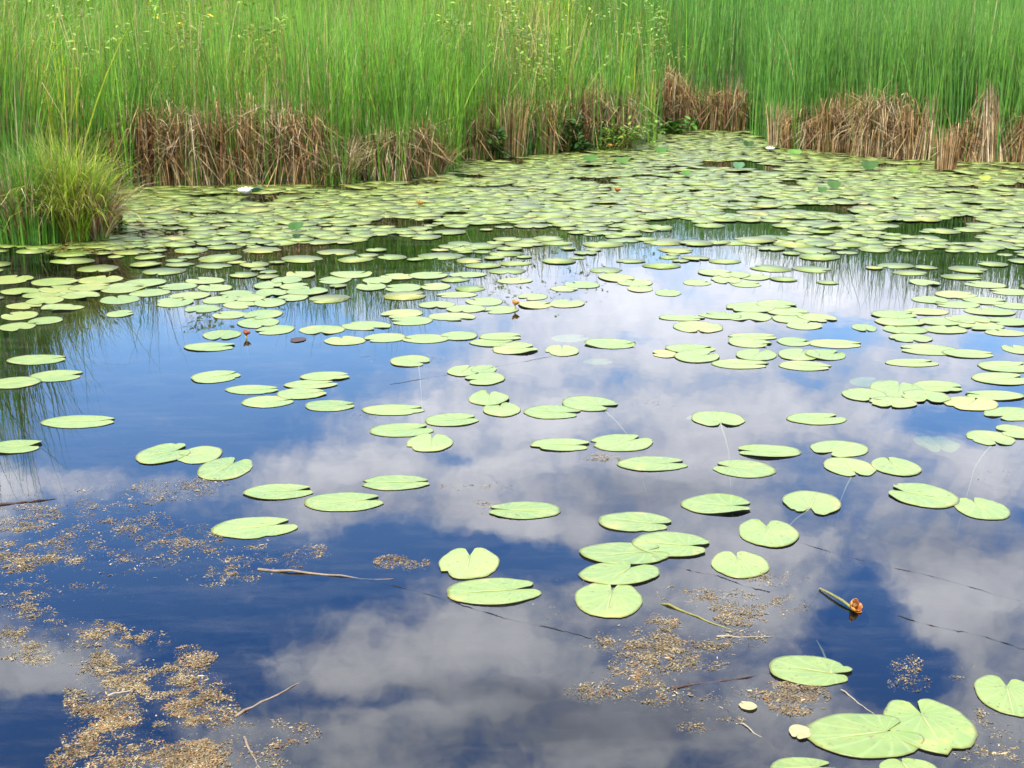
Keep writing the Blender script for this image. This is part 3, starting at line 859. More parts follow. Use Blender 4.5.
R_, U_, L_, D_ = 0, 90, 180, 270
NEAR = [
    # cx, cy, w, h, notch, label, options
    (811, 671, 83, 31, 340, 'curled oval lily pad alone between the brown twig and the largest pads', dict(stem=(817, 632), tint=.2)),
    (931, 727, 88, 56, 95, 'torn two lobed lily pad with brown splits tucked behind the largest oval pad', dict(tint=.42)),
    (863, 736, 118, 45, 20, 'largest smooth oval lily pad lying in front of the torn two lobed pad', dict(tint=.25)),
    (1008, 696, 62, 42, 70, 'lily pad with brown holes cut off by the right edge near the bottom', dict(tint=.4)),
    (803, 769, 66, 20, 10, 'lily pad cut by the bottom edge below the small yellow round leaf', dict(tint=.3)),
    (908, 769, 58, 18, 100, 'lily pad cut by the bottom edge below the torn two lobed pad', dict(tint=.5)),
    (982, 509, 52, 22, 95, 'heart shaped lily pad touching the right tip of a long oval pad at right', dict(tint=.55)),
    (923, 496, 67, 25, 150, 'long oval lily pad slanting down to the right into a heart shaped one', dict(tint=.45)),
    (740, 565, 58, 27, 92, 'heart shaped lily pad just above the tan algae, notch pointing away', dict(tint=.5)),
    (769, 534, 60, 28, 85, 'heart shaped lily pad with dark right rim, below a bean shaped pad', dict(tint=.35)),
    (812, 503, 58, 25, 250, 'bean shaped lily pad with its notch facing the viewer and a pale stem trailing left', dict(stem=(785, 524), tint=.45)),
    (716, 505, 71, 19, 350, 'pointed oval lily pad alone on grey water, notch facing right, above the heart shaped pair', dict(tint=.15)),
    (609, 600, 68, 36, 75, 'round lily pad at the front of the five pad stack in the centre', dict(tint=.35)),
    (619, 574, 82, 24, 60, 'lily pad second from the front in the five pad stack in the centre', dict(tint=.42)),
    (624, 554, 90, 22, 15, 'long narrow lily pad in the middle of the five pad stack in the centre', dict(tint=.22)),
    (671, 545, 79, 25, 345, 'ragged lily pad sticking out to the right of the five pad stack', dict(tint=.18)),
    (635, 522, 73, 20, 340, 'smooth lily pad at the back of the five pad stack in the centre', dict(tint=.14)),
    (469, 564, 61, 31, 90, 'heart shaped lily pad just above a long pad with a yellowed tip', dict(tint=.5)),
    (494, 592, 95, 27, 15, 'long lily pad with a yellowed left tip directly below a heart shaped one', dict(tint=.45)),
    (525, 511, 72, 17, 175, 'slender lily pad with brown debris at its left end, alone in the centre', dict(tint=.2)),
    (255, 528, 86, 22, 25, 'largest oval lily pad on the left, tilted up to the right above the tan algae', dict(tint=.4)),
    (344, 502, 80, 19, 15, 'notched oval lily pad at the lower right of the loose trio on the left', dict(tint=.42)),
    (279, 492, 70, 16, 12, 'oval lily pad just above the largest left one, upper left of the loose trio', dict(tint=.35)),
    (396, 483, 68, 15, 5, 'oval lily pad alone on the grey cloud reflection, right of the loose trio', dict(tint=.28)),
    (225, 469, 53, 23, 70, 'heart shaped lily pad at the right front of the touching trio on blue water', dict(tint=.45)),
    (200, 455, 43, 18, 190, 'small lily pad wedged in the middle of the touching trio on blue water', dict(tint=.5)),
    (164, 454, 52, 21, 30, 'lily pad at the left of the touching trio on blue water', dict(tint=.6)),
    (78, 422, 74, 13, 10, 'long flat lily pad alone at the end of the left reed reflections', dict(tint=.5)),
    (14, 447, 54, 14, 10, 'lily pad cut by the left edge below the reed reflections', dict(tint=.62)),
    (216, 377, 48, 13, 30, 'lily pad alone on blue water right of the left reed reflections', dict(tint=.6)),
    (37, 360, 58, 10, 15, 'topmost lily pad of the three lying over the dark left reed reflections', dict(tint=.5)),
    (56, 376, 52, 12, 10, 'middle lily pad of the three lying over the dark left reed reflections', dict(tint=.55)),
    (14, 383, 52, 12, 200, 'lowest lily pad of the three over the left reed reflections, cut by the frame edge', dict(tint=.6)),
    (209, 347, 51, 9, 5, 'narrow lily pad just below a brown flower bud on the left', dict(tint=.55)),
    (222, 335, 38, 10, 275, 'small lily pad touching the left side of a brown flower bud', dict(tint=.5)),
    (430, 443, 47, 18, 85, 'heart shaped lily pad at the front of a touching trio left of centre', dict(tint=.55)),
    (402, 430, 64, 14, 20, 'oval lily pad at the left of a touching trio left of centre', dict(tint=.52)),
    (452, 420, 54, 13, 15, 'oval lily pad at the upper right of a touching trio left of centre', dict(tint=.4)),
    (393, 410, 64, 11, 12, 'flat lily pad with brown debris at its left end, above the touching trio', dict(tint=.45)),
    (330, 406, 50, 11, 10, 'half sunken lily pad with bluish lower edge beside brown debris', dict(tint=.3)),
    (268, 402, 52, 12, 15, 'front left lily pad of the loose five on blue water', dict(tint=.6)),
    (252, 390, 54, 9, 10, 'back left lily pad of the loose five on blue water', dict(tint=.6)),
    (302, 394, 50, 11, 15, 'front right lily pad of the loose five on blue water', dict(tint=.58)),
    (311, 385, 54, 9, 20, 'middle lily pad of the loose five on blue water', dict(tint=.6)),
    (325, 377, 50, 9, 10, 'rearmost lily pad of the loose five on blue water', dict(tint=.6)),
    (410, 361, 40, 12, 330, 'oval lily pad with a thin stem trailing below it, alone left of centre', dict(stem=(421, 386), tint=.4)),
    (463, 371, 32, 12, 60, 'small lily pad left of its folded neighbours in a knot of three near the centre', dict(tint=.58)),
    (484, 370, 26, 9, 30, 'tiny lily pad at the back of the knot of three near the centre', dict(tint=.52)),
    (485, 379, 41, 13, 200, 'oval lily pad at the front of the knot of three near the centre', dict(tint=.45)),
    (489, 399, 41, 14, 90, 'rounded lily pad, rear one of a chain of four near the centre', dict(tint=.52)),
    (502, 410, 38, 14, 100, 'small round lily pad, second in a chain of four near the centre', dict(tint=.52)),
    (552, 412, 58, 14, 345, 'oval lily pad, third in a chain of four near the centre', dict(tint=.4)),
    (590, 404, 56, 15, 325, 'broad lily pad ending the chain of four, a pale stem trailing down to the right', dict(stem=(630, 432), tint=.3)),
    (560, 445, 60, 13, 350, 'pointed oval lily pad touching the left side of a broad heart shaped one, centre', dict(tint=.42)),
    (622, 443, 63, 17, 40, 'broad heart shaped lily pad right of a pointed oval one, centre', dict(tint=.3)),
    (652, 464, 71, 15, 5, 'oval lily pad alone below the broad heart shaped one, centre', dict(tint=.35)),
    (744, 469, 63, 18, 160, 'oval lily pad slanting down to the right, left of a three pad knot', dict(tint=.42)),
    (770, 452, 63, 13, 175, 'long level lily pad just above a slanting one, left of a three pad knot', dict(tint=.4)),
    (840, 449, 58, 17, 230, 'rear lily pad in the knot of three at right', dict(tint=.5)),
    (849, 467, 51, 19, 275, 'front lily pad in the knot of three at right, its stem trailing towards the viewer', dict(stem=(841, 494), tint=.5)),
    (896, 467, 48, 19, 95, 'heart shaped lily pad to the right in the knot of three at right', dict(tint=.5)),
    (703, 417, 34, 11, 200, 'pale sunken lily pad partly hidden behind a bean shaped pad right of centre', dict(sub=.012, tint=.3)),
    (718, 419, 53, 15, 272, 'bean shaped lily pad with a stem hanging below it, right of centre', dict(stem=(729, 446), tint=.42)),
    (816, 419, 60, 12, 20, 'flat lily pad alone below the large clump at right', dict(tint=.5)),
    (937, 440, 43, 17, 265, 'bluish sunken lily pad under the surface at right', dict(sub=.02, tint=.1)),
    (990, 438, 46, 15, 270, 'notched lily pad right of the bluish sunken one', dict(stem=(975, 462), tint=.5)),
    (1016, 432, 34, 15, 180, 'lily pad cut by the right edge beside a notched one', dict(tint=.5)),
    (1010, 414, 56, 14, 220, 'lily pad below the yellowing one, reaching the right edge', dict(tint=.5)),
    (971, 404, 54, 14, 60, 'yellowing lily pad with brown spots at right', dict(tint=.99)),
    (995, 396, 58, 10, 170, 'narrow lily pad resting on the yellowing one at right', dict(tint=.7)),
    (867, 381, 36, 10, 30, 'pale sunken lily pad at the back of the large clump at right', dict(sub=.006, tint=.3)),
    (896, 390, 52, 19, 60, 'broad lily pad in the middle of the large clump at right', dict(tint=.5)),
    (937, 387, 50, 12, 345, 'rear right lily pad of the large clump at right', dict(tint=.55)),
    (864, 395, 44, 13, 280, 'left lily pad of the large clump at right', dict(tint=.55)),
    (893, 403, 46, 11, 250, 'front lily pad of the large clump at right', dict(tint=.5)),
    (925, 397, 48, 13, 260, 'front right lily pad of the large clump at right', dict(tint=.5)),
    (911, 363, 53, 8, 10, 'thin lily pad alone above the large clump at right', dict(tint=.6)),
    (929, 350, 58, 11, 170, 'left lily pad of a long overlapping pair at right', dict(tint=.6)),
    (968, 354, 50, 9, 350, 'right lily pad of a long overlapping pair at right', dict(tint=.55)),
    (910, 338, 42, 9, 270, 'notched lily pad above the long overlapping pair at right', dict(tint=.58)),
    (1007, 367, 56, 12, 20, 'upper of two broad lily pads at the right edge', dict(tint=.5)),
    (1000, 379, 56, 13, 10, 'lower of two broad lily pads at the right edge', dict(tint=.6)),
    (1018, 350, 30, 9, 100, 'small lily pad cut by the right edge above two broad ones', dict(tint=.6)),
    (665, 354, 24, 9, 180, 'orange yellow dying lily pad at the left of a group right of centre', dict(tint=1.0)),
    (690, 349, 50, 9, 10, 'rear lily pad beside the orange yellow dying one', dict(tint=.5)),
    (697, 357, 46, 12, 30, 'front lily pad beside the orange yellow dying one', dict(tint=.5)),
    (610, 344, 52, 10, 355, 'oval lily pad alone above the blue water strip, centre right', dict(tint=.45)),
    (562, 351, 34, 11, 88, 'small heart shaped lily pad with notch away, near the centre', dict(tint=.6)),
    (570, 337, 38, 8, 20, 'faint half sunken lily pad above the small heart shaped one', dict(sub=.008, tint=.3)),
    (598, 357, 30, 6, 20, 'faint bluish sunken lily pad right of the small heart shaped one', dict(sub=.03, tint=.2)),
    (515, 349, 46, 11, 15, 'lily pad with a pinkish right tip in a close group of three near the centre', dict(tint=.8)),
    (491, 343, 44, 8, 0, 'rear left lily pad in a close group of three near the centre', dict(tint=.55)),
    (500, 337, 42, 8, 0, 'rear lily pad in a close group of three near the centre', dict(tint=.5)),
    (740, 364, 58, 10, 345, 'front left lily pad of the eight pad raft right of centre', dict(tint=.55)),
    (756, 355, 42, 12, 60, 'pale lily pad in the middle left of the eight pad raft right of centre', dict(tint=.3)),
    (750, 343, 43, 10, 330, 'rear left second row lily pad of the eight pad raft right of centre', dict(tint=.5)),
    (752, 337, 48, 7, 0, 'rearmost left lily pad of the eight pad raft right of centre', dict(tint=.58)),
    (793, 342, 32, 9, 0, 'small rear lily pad in the gap of the eight pad raft right of centre', dict(tint=.5)),
    (835, 344, 54, 9, 350, 'rear right lily pad of the eight pad raft right of centre', dict(tint=.6)),
    (825, 355, 40, 11, 20, 'right end lily pad of the eight pad raft right of centre', dict(tint=.4)),
    (799, 355, 42, 12, 60, 'round pale lily pad in the middle right of the eight pad raft right of centre', dict(tint=.35)),
    (805, 366, 53, 10, 340, 'front right lily pad of the eight pad raft right of centre', dict(tint=.65)),
]
MIDL = [
    ('left', [(24, 306, 36, 7), (63, 308, 42, 7), (45, 301, 36, 8), (20, 316, 36, 9), (46, 321, 33, 8), (17, 327, 36, 9), (120, 314, 27, 7), (120, 300, 40, 9),
              (125, 289, 44, 9), (175, 303, 36, 9), (203, 309, 36, 8), (230, 315, 34, 8), (20, 292, 40, 7), (60, 290, 44, 8), (90, 288, 40, 8), (45, 295, 42, 7),
              (80, 296, 40, 7), (150, 293, 42, 8), (190, 296, 40, 8), (220, 300, 34, 8), (178, 287, 38, 7), (215, 288, 36, 7), (240, 305, 34, 8), (236, 294, 34, 7),
              (10, 280, 44, 9), (55, 282, 46, 8), (100, 280, 44, 8), (145, 283, 42, 8), (205, 281, 40, 7)]),
    ('blue', [(263, 315, 38, 10), (258, 323, 42, 11), (275, 330, 38, 10), (322, 330, 46, 9), (366, 326, 50, 9), (345, 341, 42, 9), (385, 338, 42, 9), (426, 339, 46, 9), (459, 336, 38, 9)]),
    ('mid', [(335, 280, 33, 8), (351, 275, 42, 7), (301, 275, 30, 7), (287, 281, 30, 8), (268, 286, 28, 8), (294, 287, 28, 7), (307, 292, 42, 8), (293, 298, 30, 7),
             (272, 293, 32, 8), (270, 303, 32, 9), (250, 298, 32, 8), (377, 281, 30, 7), (371, 287, 31, 8), (404, 288, 36, 8), (436, 287, 30, 7), (398, 277, 36, 6), (428, 276, 40, 7), (468, 275, 38, 6)]),
    ('centre', [(457, 295, 42, 6), (437, 305, 37, 7), (466, 309, 40, 8), (484, 302, 38, 8), (402, 314, 42, 9), (412, 321, 42, 9), (452, 317, 48, 8), (500, 310, 38, 8),
                (533, 297, 30, 7), (535, 305, 34, 8), (567, 304, 36, 8), (564, 289, 28, 6), (582, 285, 36, 7), (640, 289, 26, 7), (668, 293, 26, 7), (697, 283, 28, 6), (616, 278, 36, 9), (635, 283, 36, 7), (515, 281, 36, 6)]),
    ('right', [(682, 318, 46, 6), (698, 327, 50, 12), (720, 316, 42, 7), (726, 280, 30, 8), (745, 284, 30, 7), (733, 275, 34, 7), (755, 277, 32, 7), (715, 273, 34, 7),
               (751, 308, 50, 10), (787, 312, 42, 9), (749, 317, 46, 9), (792, 319, 40, 9), (817, 318, 38, 9), (776, 305, 40, 8), (804, 326, 36, 8),
               (864, 328, 24, 9), (893, 315, 44, 8), (900, 322, 50, 10), (927, 312, 46, 7), (968, 320, 44, 9), (990, 312, 50, 8), (981, 326, 46, 9), (940, 322, 44, 8), (905, 330, 44, 9), (1008, 322, 40, 9),
               (945, 330, 44, 8), (1005, 333, 40, 7), (925, 283, 30, 6), (955, 295, 40, 8), (985, 301, 42, 8), (1010, 292, 38, 7), (958, 305, 44, 7), (930, 300, 36, 7), (1012, 306, 36, 7), (985, 285, 40, 7)]),
]
for p in NEAR:
    near_pad(*p[:6], **p[6])

MIDNAMES = {
    'left': ('lily pads in the raft beside the left point', 'lily pad in the open raft just in front of the left grass point'),
    'blue': ('lily pads in the broken row on blue water', 'lily pad in the broken row crossing the blue water left of centre'),
    'mid': ('lily pads among the pale reed reflections', 'lily pad among the striped reed reflections left of centre'),
    'centre': ('lily pads around the floating orange flower', 'lily pad in the scatter around the small orange flower near the centre'),
    'right': ('lily pads in the right hand rafts', 'lily pad in the overlapping rafts in front of the right hand reed reflections'),
}
for zone, lst in MIDL:
    for (cx, cy, ww, hh) in sorted(lst, key=lambda q: -q[1]):
        near_pad(cx, cy, ww, hh, random.uniform(0, 360), MIDNAMES[zone][1], tint=random.uniform(.5, .88), group=MIDNAMES[zone][0], full=False)

GAPS = [(375, 202, 26, 4), (394, 223, 18, 3), (476, 237, 26, 5), (422, 246, 14, 5), (525, 233, 26, 6), (413, 266, 40, 4), (541, 252, 18, 6), (494, 282, 18, 5), (363, 270, 20, 7),
        (675, 223, 20, 4), (700, 236, 52, 5), (729, 252, 38, 7), (637, 252, 26, 7), (691, 268, 24, 5), (747, 272, 18, 5), (775, 260, 20, 6),
        (894, 197, 22, 3), (967, 202, 22, 4), (932, 214, 22, 3), (953, 223, 18, 5), (906, 228, 12, 6), (962, 237, 18, 6), (930, 259, 66, 6), (1002, 274, 30, 6), (850, 262, 24, 6),
        (262, 257, 22, 4), (297, 250, 18, 5), (330, 262, 12, 5), (158, 193, 12, 4), (301, 207, 22, 4), (273, 214, 14, 3), (304, 280, 22, 6), (328, 268, 30, 6),
        (30, 287, 0, 0), (60, 272, 20, 4), (20, 262, 24, 5), (120, 262, 18, 4), (600, 262, 16, 5), (560, 271, 30, 6), (660, 275, 26, 5), (820, 276, 40, 4), (880, 288, 60, 9), (800, 292, 60, 9),
        (580, 240, 16, 3), (440, 205, 18, 3), (520, 190, 16, 2), (600, 205, 18, 3), (820, 215, 18, 3), (760, 228, 18, 3)]


def far_pads():
    n = 90000
    PY = 128 + 172 * rng.random(n) ** .85
    PX = rng.uniform(-60, 1084, n)
    dz = -F * ST + (384 - PY) * CT
    t = CH / -dz
    X, Y = (PX - 512) * t, (F * CT + (384 - PY) * ST) * t
    SZ = np.where(rng.random(n) < .85, rng.uniform(.24, .40, n), rng.uniform(.14, .24, n))
    ok = land_sd(np.column_stack([X, Y])) < -.04
    u_ = rng.random(n)
    ok &= ~((PY > 266) & (u_ < np.where(PX < 130, .93, np.where(PX < 520, .86, np.where(PX < 600, .97, .94)))))
    ok &= ~((PY > 284) & (PX > 480) & (PX < 900))
    XY = np.column_stack([X, Y])
    wob = smooth_noise(XY, .33, 71)
    streak = smooth_noise(np.column_stack([X, Y * 1.6]), .62, 72)
    ok &= ~((streak > .74) & (Y < 22))
    for g in GAPS:
        if g[2] and g[1] > 218: ok &= (((PX - g[0]) / (g[2] + 12)) ** 2 + ((PY - g[1]) / (g[3] + 1.6)) ** 2) * (.45 + 1.1 * wob) >= 1
    for (x, y, r, l) in OCC[:FIX]: ok &= (X - x) ** 2 + (Y - y) ** 2 >= (r + SZ * .40) ** 2
    cand, grid = [], {}
    for i in np.nonzero(ok)[0]:
        x, y, s_ = X[i], Y[i], SZ[i]
        sep = .50 if PY[i] > 248 else .34 if PY[i] > 222 else .27
        gx, gy = int(math.floor(x / .5)), int(math.floor(y / .5))
        if any((a - x) ** 2 + (b - y) ** 2 < ((q + s_) * sep) ** 2 for u in (-1, 0, 1) for w_ in (-1, 0, 1) for (a, b, q) in grid.get((gx + u, gy + w_), ())): continue
        grid.setdefault((gx, gy), []).append((x, y, s_))
        cand.append((float(PX[i]), float(PY[i]), float(x), float(y), float(s_)))
        if len(cand) > 6500: break
    return cand


FIX = len(OCC)
cands = far_pads()
inview = [q for q in cands if 0 < q[0] < 1024]
inview.sort(key=lambda q: -(q[4] / q[3]) ** 2 * (2.0 / q[3]))
NIND = 300 - FIX
indiv = set(map(tuple, inview[:NIND]))


def zone_of(px, py):
    if px < 330: return ('crowded lily pads off the left shore', 'pale lily pad crowded in the mat off the brown tussocks of the left shore')
    if px < 680: return ('crowded lily pads in mid pond', 'pale lily pad crowded in the mat in the middle of the pond below the inlet')
    return ('crowded lily pads off the right shore', 'pale lily pad crowded in the mat off the tan tussocks of the right shore')


bv, bf, bt, bm = [], [], [], []
nfar = 0
for q in sorted(cands, key=lambda q: -q[1]):
    px, py, x, y, s = q
    t = min(1.0, max(.1, random.gauss(.70, .13)))
    if random.random() < .035: t = random.uniform(.92, 1.0)
    nx, ny = s * random.uniform(.92, 1.08), s * random.uniform(.9, 1.2)
    nd = random.uniform(0, 6.28)
    lv = level_of(x, y, s * .5) if q in indiv else 0
    z = .0028 + .0008 * lv if q in indiv else .003 + random.random() * .008
    V, Fc, T, MI, ap, tip = pad_shape(nx, ny, nd, fine=False, ragged=.05)
    T = np.array(T); T[:, 2] = t
    # leaves in the crowd tilt a little where they ride up on each other
    tx, ty = random.gauss(0, .006), random.gauss(0, .006)
    if py < 232 and random.random() < .05: tx, ty = random.gauss(0, .07), random.gauss(0, .07)
    lift = s * .5 * (abs(tx) + abs(ty)) * .8
    V = [(a, b, c + tx * a + ty * b + lift) for a, b, c in V]
    if q in indiv:
        g, lab = zone_of(px, py)
        o = mesh_obj('lily_pad', V, Fc, [M['pad'], M['pad_edge']], col=T, midx=MI, loc=(x, y, z))
        tag(o, lab, 'lily pad', g)
    else:
        o0 = len(bv)
        bv += [(a + x, b + y, c + z) for a, b, c in V]
        bf += [tuple(i + o0 for i in f) for f in Fc]
        bt += [tuple(k) for k in T]; bm += MI
        nfar += 1
o = mesh_obj('lily_pad_mat', bv, bf, [M['pad'], M['pad_edge']], col=np.array(bt), midx=bm)
tag(o, 'unbroken mat of small pale lily pads covering the far end of the pond', 'lily pads', kind='stuff')
print('pads', FIX, len(cands), len(indiv), nfar)


# ------------------------------------------------------------------ raised upright leaves, flowers
def raised_leaf(px, py, wpx, hpx, cols, label, lean=0.0):
    c = at(px, py); k = depth(c) / F
    W, H = wpx * k, hpx * k
    root = empty('raised_leaf', (c[0], c[1], 0))
    V, Fc, T, MI, ap, tip = pad_shape(W, max(H * 1.25, W * .6), math.radians(270), ragged=.03)
    col = np.tile(pick(cols, 1), (len(V), 1))
    out = []
    ca, sa = math.cos(math.radians(34)), math.sin(math.radians(34))
    for x, y, z in V:
        z2 = z + abs(x) * .35
        yy, zz = y * ca - z2 * sa, y * sa + z2 * ca
        out.append((x + zz * lean, yy, zz + H * .55))
    mesh_obj('leaf_blade', out, Fc, [M['leafy']], root, col)
    MB().tube([np.array([0, .02, -.2]), np.array([0, .01, H * .3])], [.006, .005]).build('stem', M['petiole'], root)
    tag(root, label, 'raised leaf', 'leaves standing up out of the lily mat')


raised_leaf(868, 172, 18, 11, MDG, 'bright green leaf standing up out of the mat near the right tussocks', .3)
raised_leaf(296, 232, 15, 10, DKG, 'dark green leaf standing up alone in the mat left of centre', .2)
raised_leaf(297, 239, 9, 5, DKG, 'little dark leaf below the dark raised one left of centre')
raised_leaf(622, 165, 15, 8, MDG, 'mid green leaf raised in the mat in front of the low leafy bush', -.2)
raised_leaf(660, 155, 14, 8, MDG, 'mid green leaf raised just outside the inlet', .2)
raised_leaf(590, 162, 16, 6, MDG, 'flat green leaf raised furthest left in front of the low leafy bush')
raised_leaf(748, 148, 11, 7, MDG, 'small green leaf raised below the pale stalks right of the inlet', .3)
raised_leaf(794, 157, 14, 7, MDG, 'green leaf raised in the mat below the narrow sedge stump')
raised_leaf(833, 190, 14, 9, MDG, 'green leaf raised in the middle of the right hand mat', .1)
raised_leaf(822, 193, 10, 6, MDG, 'smaller green leaf left of the raised one in the right hand mat')
raised_leaf(738, 170, 12, 8, [(.10, .24, .09)], 'bluish green leaf raised in the mat right of the inlet', .2)
raised_leaf(686, 177, 9, 7, MDG, 'tiny green leaf raised in the open middle of the mat')
raised_leaf(912, 174, 12, 8, YGR, 'yellow green leaf raised just left of the lone sedge stub')
raised_leaf(984, 182, 12, 6, YGR, 'olive leaf raised in the mat right of the lone sedge stub')


def cup(R, H, n, mat, name, parent, loc, open_=.5, tilt=0.0, rot=0.0):
    """a ring of n overlapping rounded sepals"""
    mb = MB()
    for k in range(n):
        a = rot + 2 * math.pi * k / n
        b = len(mb.v)
        for i in range(5):
            t = i / 4
            rr = R * (.35 + (open_ + .35) * math.sin(t * 1.75) * .9)
            zz = H * t
            half = (math.pi / n) * 1.15 * (math.sin(math.pi * min(.93, t * .85 + .15)) ** .6)
            for j in (-1, 0, 1):
                aa = a + half * j
                r2 = rr * (1.0 if j == 0 else .93)
                mb.v.append(np.array([r2 * math.cos(aa), r2 * math.sin(aa), zz]))
        for i in range(4):
            for j in range(2):
                q = b + i * 3 + j
                mb.f.append((q, q + 1, q + 4, q + 3))
    ct, st = math.cos(tilt), math.sin(tilt)
    mb.v = [np.array([v[0] * ct + v[2] * st, v[1], -v[0] * st + v[2] * ct]) for v in mb.v]
    o = mb.build(name, mat, parent)
    o.location = loc
    s = o.modifiers.new('thick', 'SOLIDIFY'); s.thickness = R * .07; s.offset = 0
    return o


def pond_flower(px, py, wpx, hz, stalk_px, mats, label, tilt=.2, lay=False):
    c = at(px, py, hz); k = depth(c) / F
    R = wpx * k * .5
    root = empty('pond_lily_flower', (c[0], c[1], 0))
    cup(R, R * 1.15, 5, M[mats[0]], 'sepals', root, (0, 0, hz - R * .5), .55, tilt)
    cup(R * .85, R * 1.05, 4, M[mats[1]], 'inner_sepals', root, (0, 0, hz - R * .45), .5, tilt, .6)
    mb = MB().tube([np.array([0, 0, hz - R * .3]), np.array([math.sin(tilt) * R * .5, 0, hz + R * .35])], [R * .35, R * .55], 10)
    mb.build('stigma', M['disc'], root)
    if stalk_px is not None:
        e = at(*stalk_px) - np.array([c[0], c[1], 0])
        pts = [np.array([0, 0, hz - R * .45]), e * .3 + np.array([0, 0, hz * .70]), e * .7 + np.array([0, 0, hz * .35 + .004]), e * 1.0 + np.array([0, 0, .006]), e * 1.35 + np.array([0, 0, -.1])]
        MB().tube(pts, [.005, .005, .0046, .004, .003], 8).build('stalk', M['stalk_green'], root)
    else:
        MB().tube([np.array([0, 0, hz - R * .4]), np.array([.01, .02, -.2])], .006, 6).build('stalk', M['stalk_green'], root)
    if tilt > .5:
        for ch in root.children:
            if ch.name.startswith('stalk'): continue
            ch.location.rotate(__import__('mathutils').Euler((0, 0, -.75))); ch.rotation_euler = (0, 0, -.75)
    tag(root, label, 'flower', 'yellow pond lily flowers')


pond_flower(852, 605, 13.5, .018, (820, 590), ('yellow', 'rust'), 'rusty yellow pond lily flower drooping on a long green stalk at lower right', .9)
pond_flower(515, 303, 7, .05, None, ('yellow', 'yellow'), 'small orange flower sitting above a lily pad near the centre')
pond_flower(246, 333, 7, .035, None, ('rust', 'rust'), 'brown flower bud at the right side of a small lily pad on the left')
pond_flower(420, 203, 6, .05, None, ('yellow', 'rust'), 'orange flower in the mat below the reedy point')
pond_flower(617, 190, 6, .04, None, ('rust', 'yellow'), 'orange brown flower in the middle of the far mat')
pond_flower(610, 146, 6, .08, None, ('yellow', 'yellow'), 'yellow flower at the foot of the low leafy bush')
pond_flower(735, 113, 6, .35, None, ('yellow', 'yellow'), 'tiny yellow flower among the dead stalks of the inlet') if False else None


def white_lily(px, py, wpx, label, leaf=True):
    c = at(px, py); k = depth(c) / F
    R = wpx * k * .5
    root = empty('water_lily', (c[0], c[1], 0))
    cup(R, R * 1.0, 7, M['white'], 'petals', root, (0, 0, .02), .75)
    cup(R * .7, R * 1.1, 5, M['white'], 'inner_petals', root, (0, 0, .025), .5, 0, .4)
    if leaf:
        V, Fc, T, MI, ap, tip = pad_shape(R * 2.6, R * 3.2, math.radians(200), ragged=.03)
        out = [(x + R * 1.6, y * .6 - z, .03 + abs(y) * .45 + z + x * .2 + R * .3) for x, y, z in V]
        mesh_obj('leaf', out, Fc, [M['leafy']], root, np.tile(pick([(.10, .26, .10)], 1), (len(V), 1)))
    tag(root, label, 'water lily', 'white water lilies')


white_lily(246, 196, 12, 'white water lily with a raised green leaf off the left brown tussocks')
white_lily(827, 148, 11, 'white lily bud at the foot of the low tan tussock on the right', False)
white_lily(1008, 158, 12, 'white lily beside the crossed stalks at the right edge')
white_lily(770, 152, 7, 'small white lily below the narrow sedge stump', False)

# small loose leaves on the water
def loose_leaf(px, py, wpx, hpx, mat, label):
    c, nx, ny = pad_geom(px, py, wpx, hpx)
    V, Fc, T, MI, ap, tip = pad_shape(nx, ny, random.uniform(0, 6.28), .3, .03)
    o = mesh_obj('loose_leaf', V, Fc, [M[mat], M['pad_edge']], midx=MI, loc=(c[0], c[1], .004))
    tag(o, label, 'fallen leaf', 'small loose leaves on the water')


loose_leaf(800, 733, 22, 15, 'tan_leaf', 'small yellow round leaf at the left tip of the largest oval pad')
loose_leaf(748, 707, 18, 9, 'tan_leaf', 'tiny tan disc leaf floating below the brown twig')
loose_leaf(298, 340, 16, 5, 'dark_stick', 'small dark brown dead leaf on blue water below the reed reflections')

# ------------------------------------------------------------------ floating sticks and strands
GF = 'stalks floating on the water'
pole('floating_stalk', (258, 570), (392, 580), .0055, M['stick'], 'long reddish tan reed stalk floating out of the algae on the left', 'floating stalk', GF, .001, .001)
pole('floating_stalk', (-10, 506), (56, 499), .007, M['dark_stick'], 'dark stick floating at the left edge above the algae', 'floating stalk', GF, .001, .001)
pole('floating_stalk', (108, 699), (138, 690), .004, M['pale_stick'], 'short pale stalk lying on the lower left algae', 'floating stalk', GF, .01, .008)
pole('floating_stalk', (236, 716), (301, 682), .005, M['stick'], 'tan stalk floating at the right side of the lower left algae', 'floating stalk', GF, .001, .001)
pole('floating_stalk', (243, 738), (262, 772), .004, M['stick'], 'thin stalk pointing down to the bottom edge at lower left', 'floating stalk', GF, .001, .001)
pole('floating_stalk', (670, 688), (772, 673), .0055, M['dark_stick'], 'dark brown twig floating in the right hand algae', 'floating stalk', GF, .002, .001)
pole('floating_stalk', (660, 603), (734, 631), .005, M['stalk_green'], 'greenish stalk floating from the five pad stack towards the right hand algae', 'floating stalk', GF, .001, .001)
pole('floating_stalk', (716, 637), (775, 637), .003, M['pale_stick'], 'thin pale stalk crossing the end of the greenish one', 'floating stalk', GF, .002, .001)
pole('floating_stalk', (740, 723), (762, 738), .003, M['pale_stick'], 'short pale stalk below the tiny tan disc leaf', 'floating stalk', GF, .001, .001)
pole('floating_stalk', (841, 690), (876, 716), .0028, M['pale_stick'], 'pale stalk floating from the curled oval pad to the largest oval pad', 'floating stalk', GF, .001, .001)
GD = 'dark strands drifting on the water'
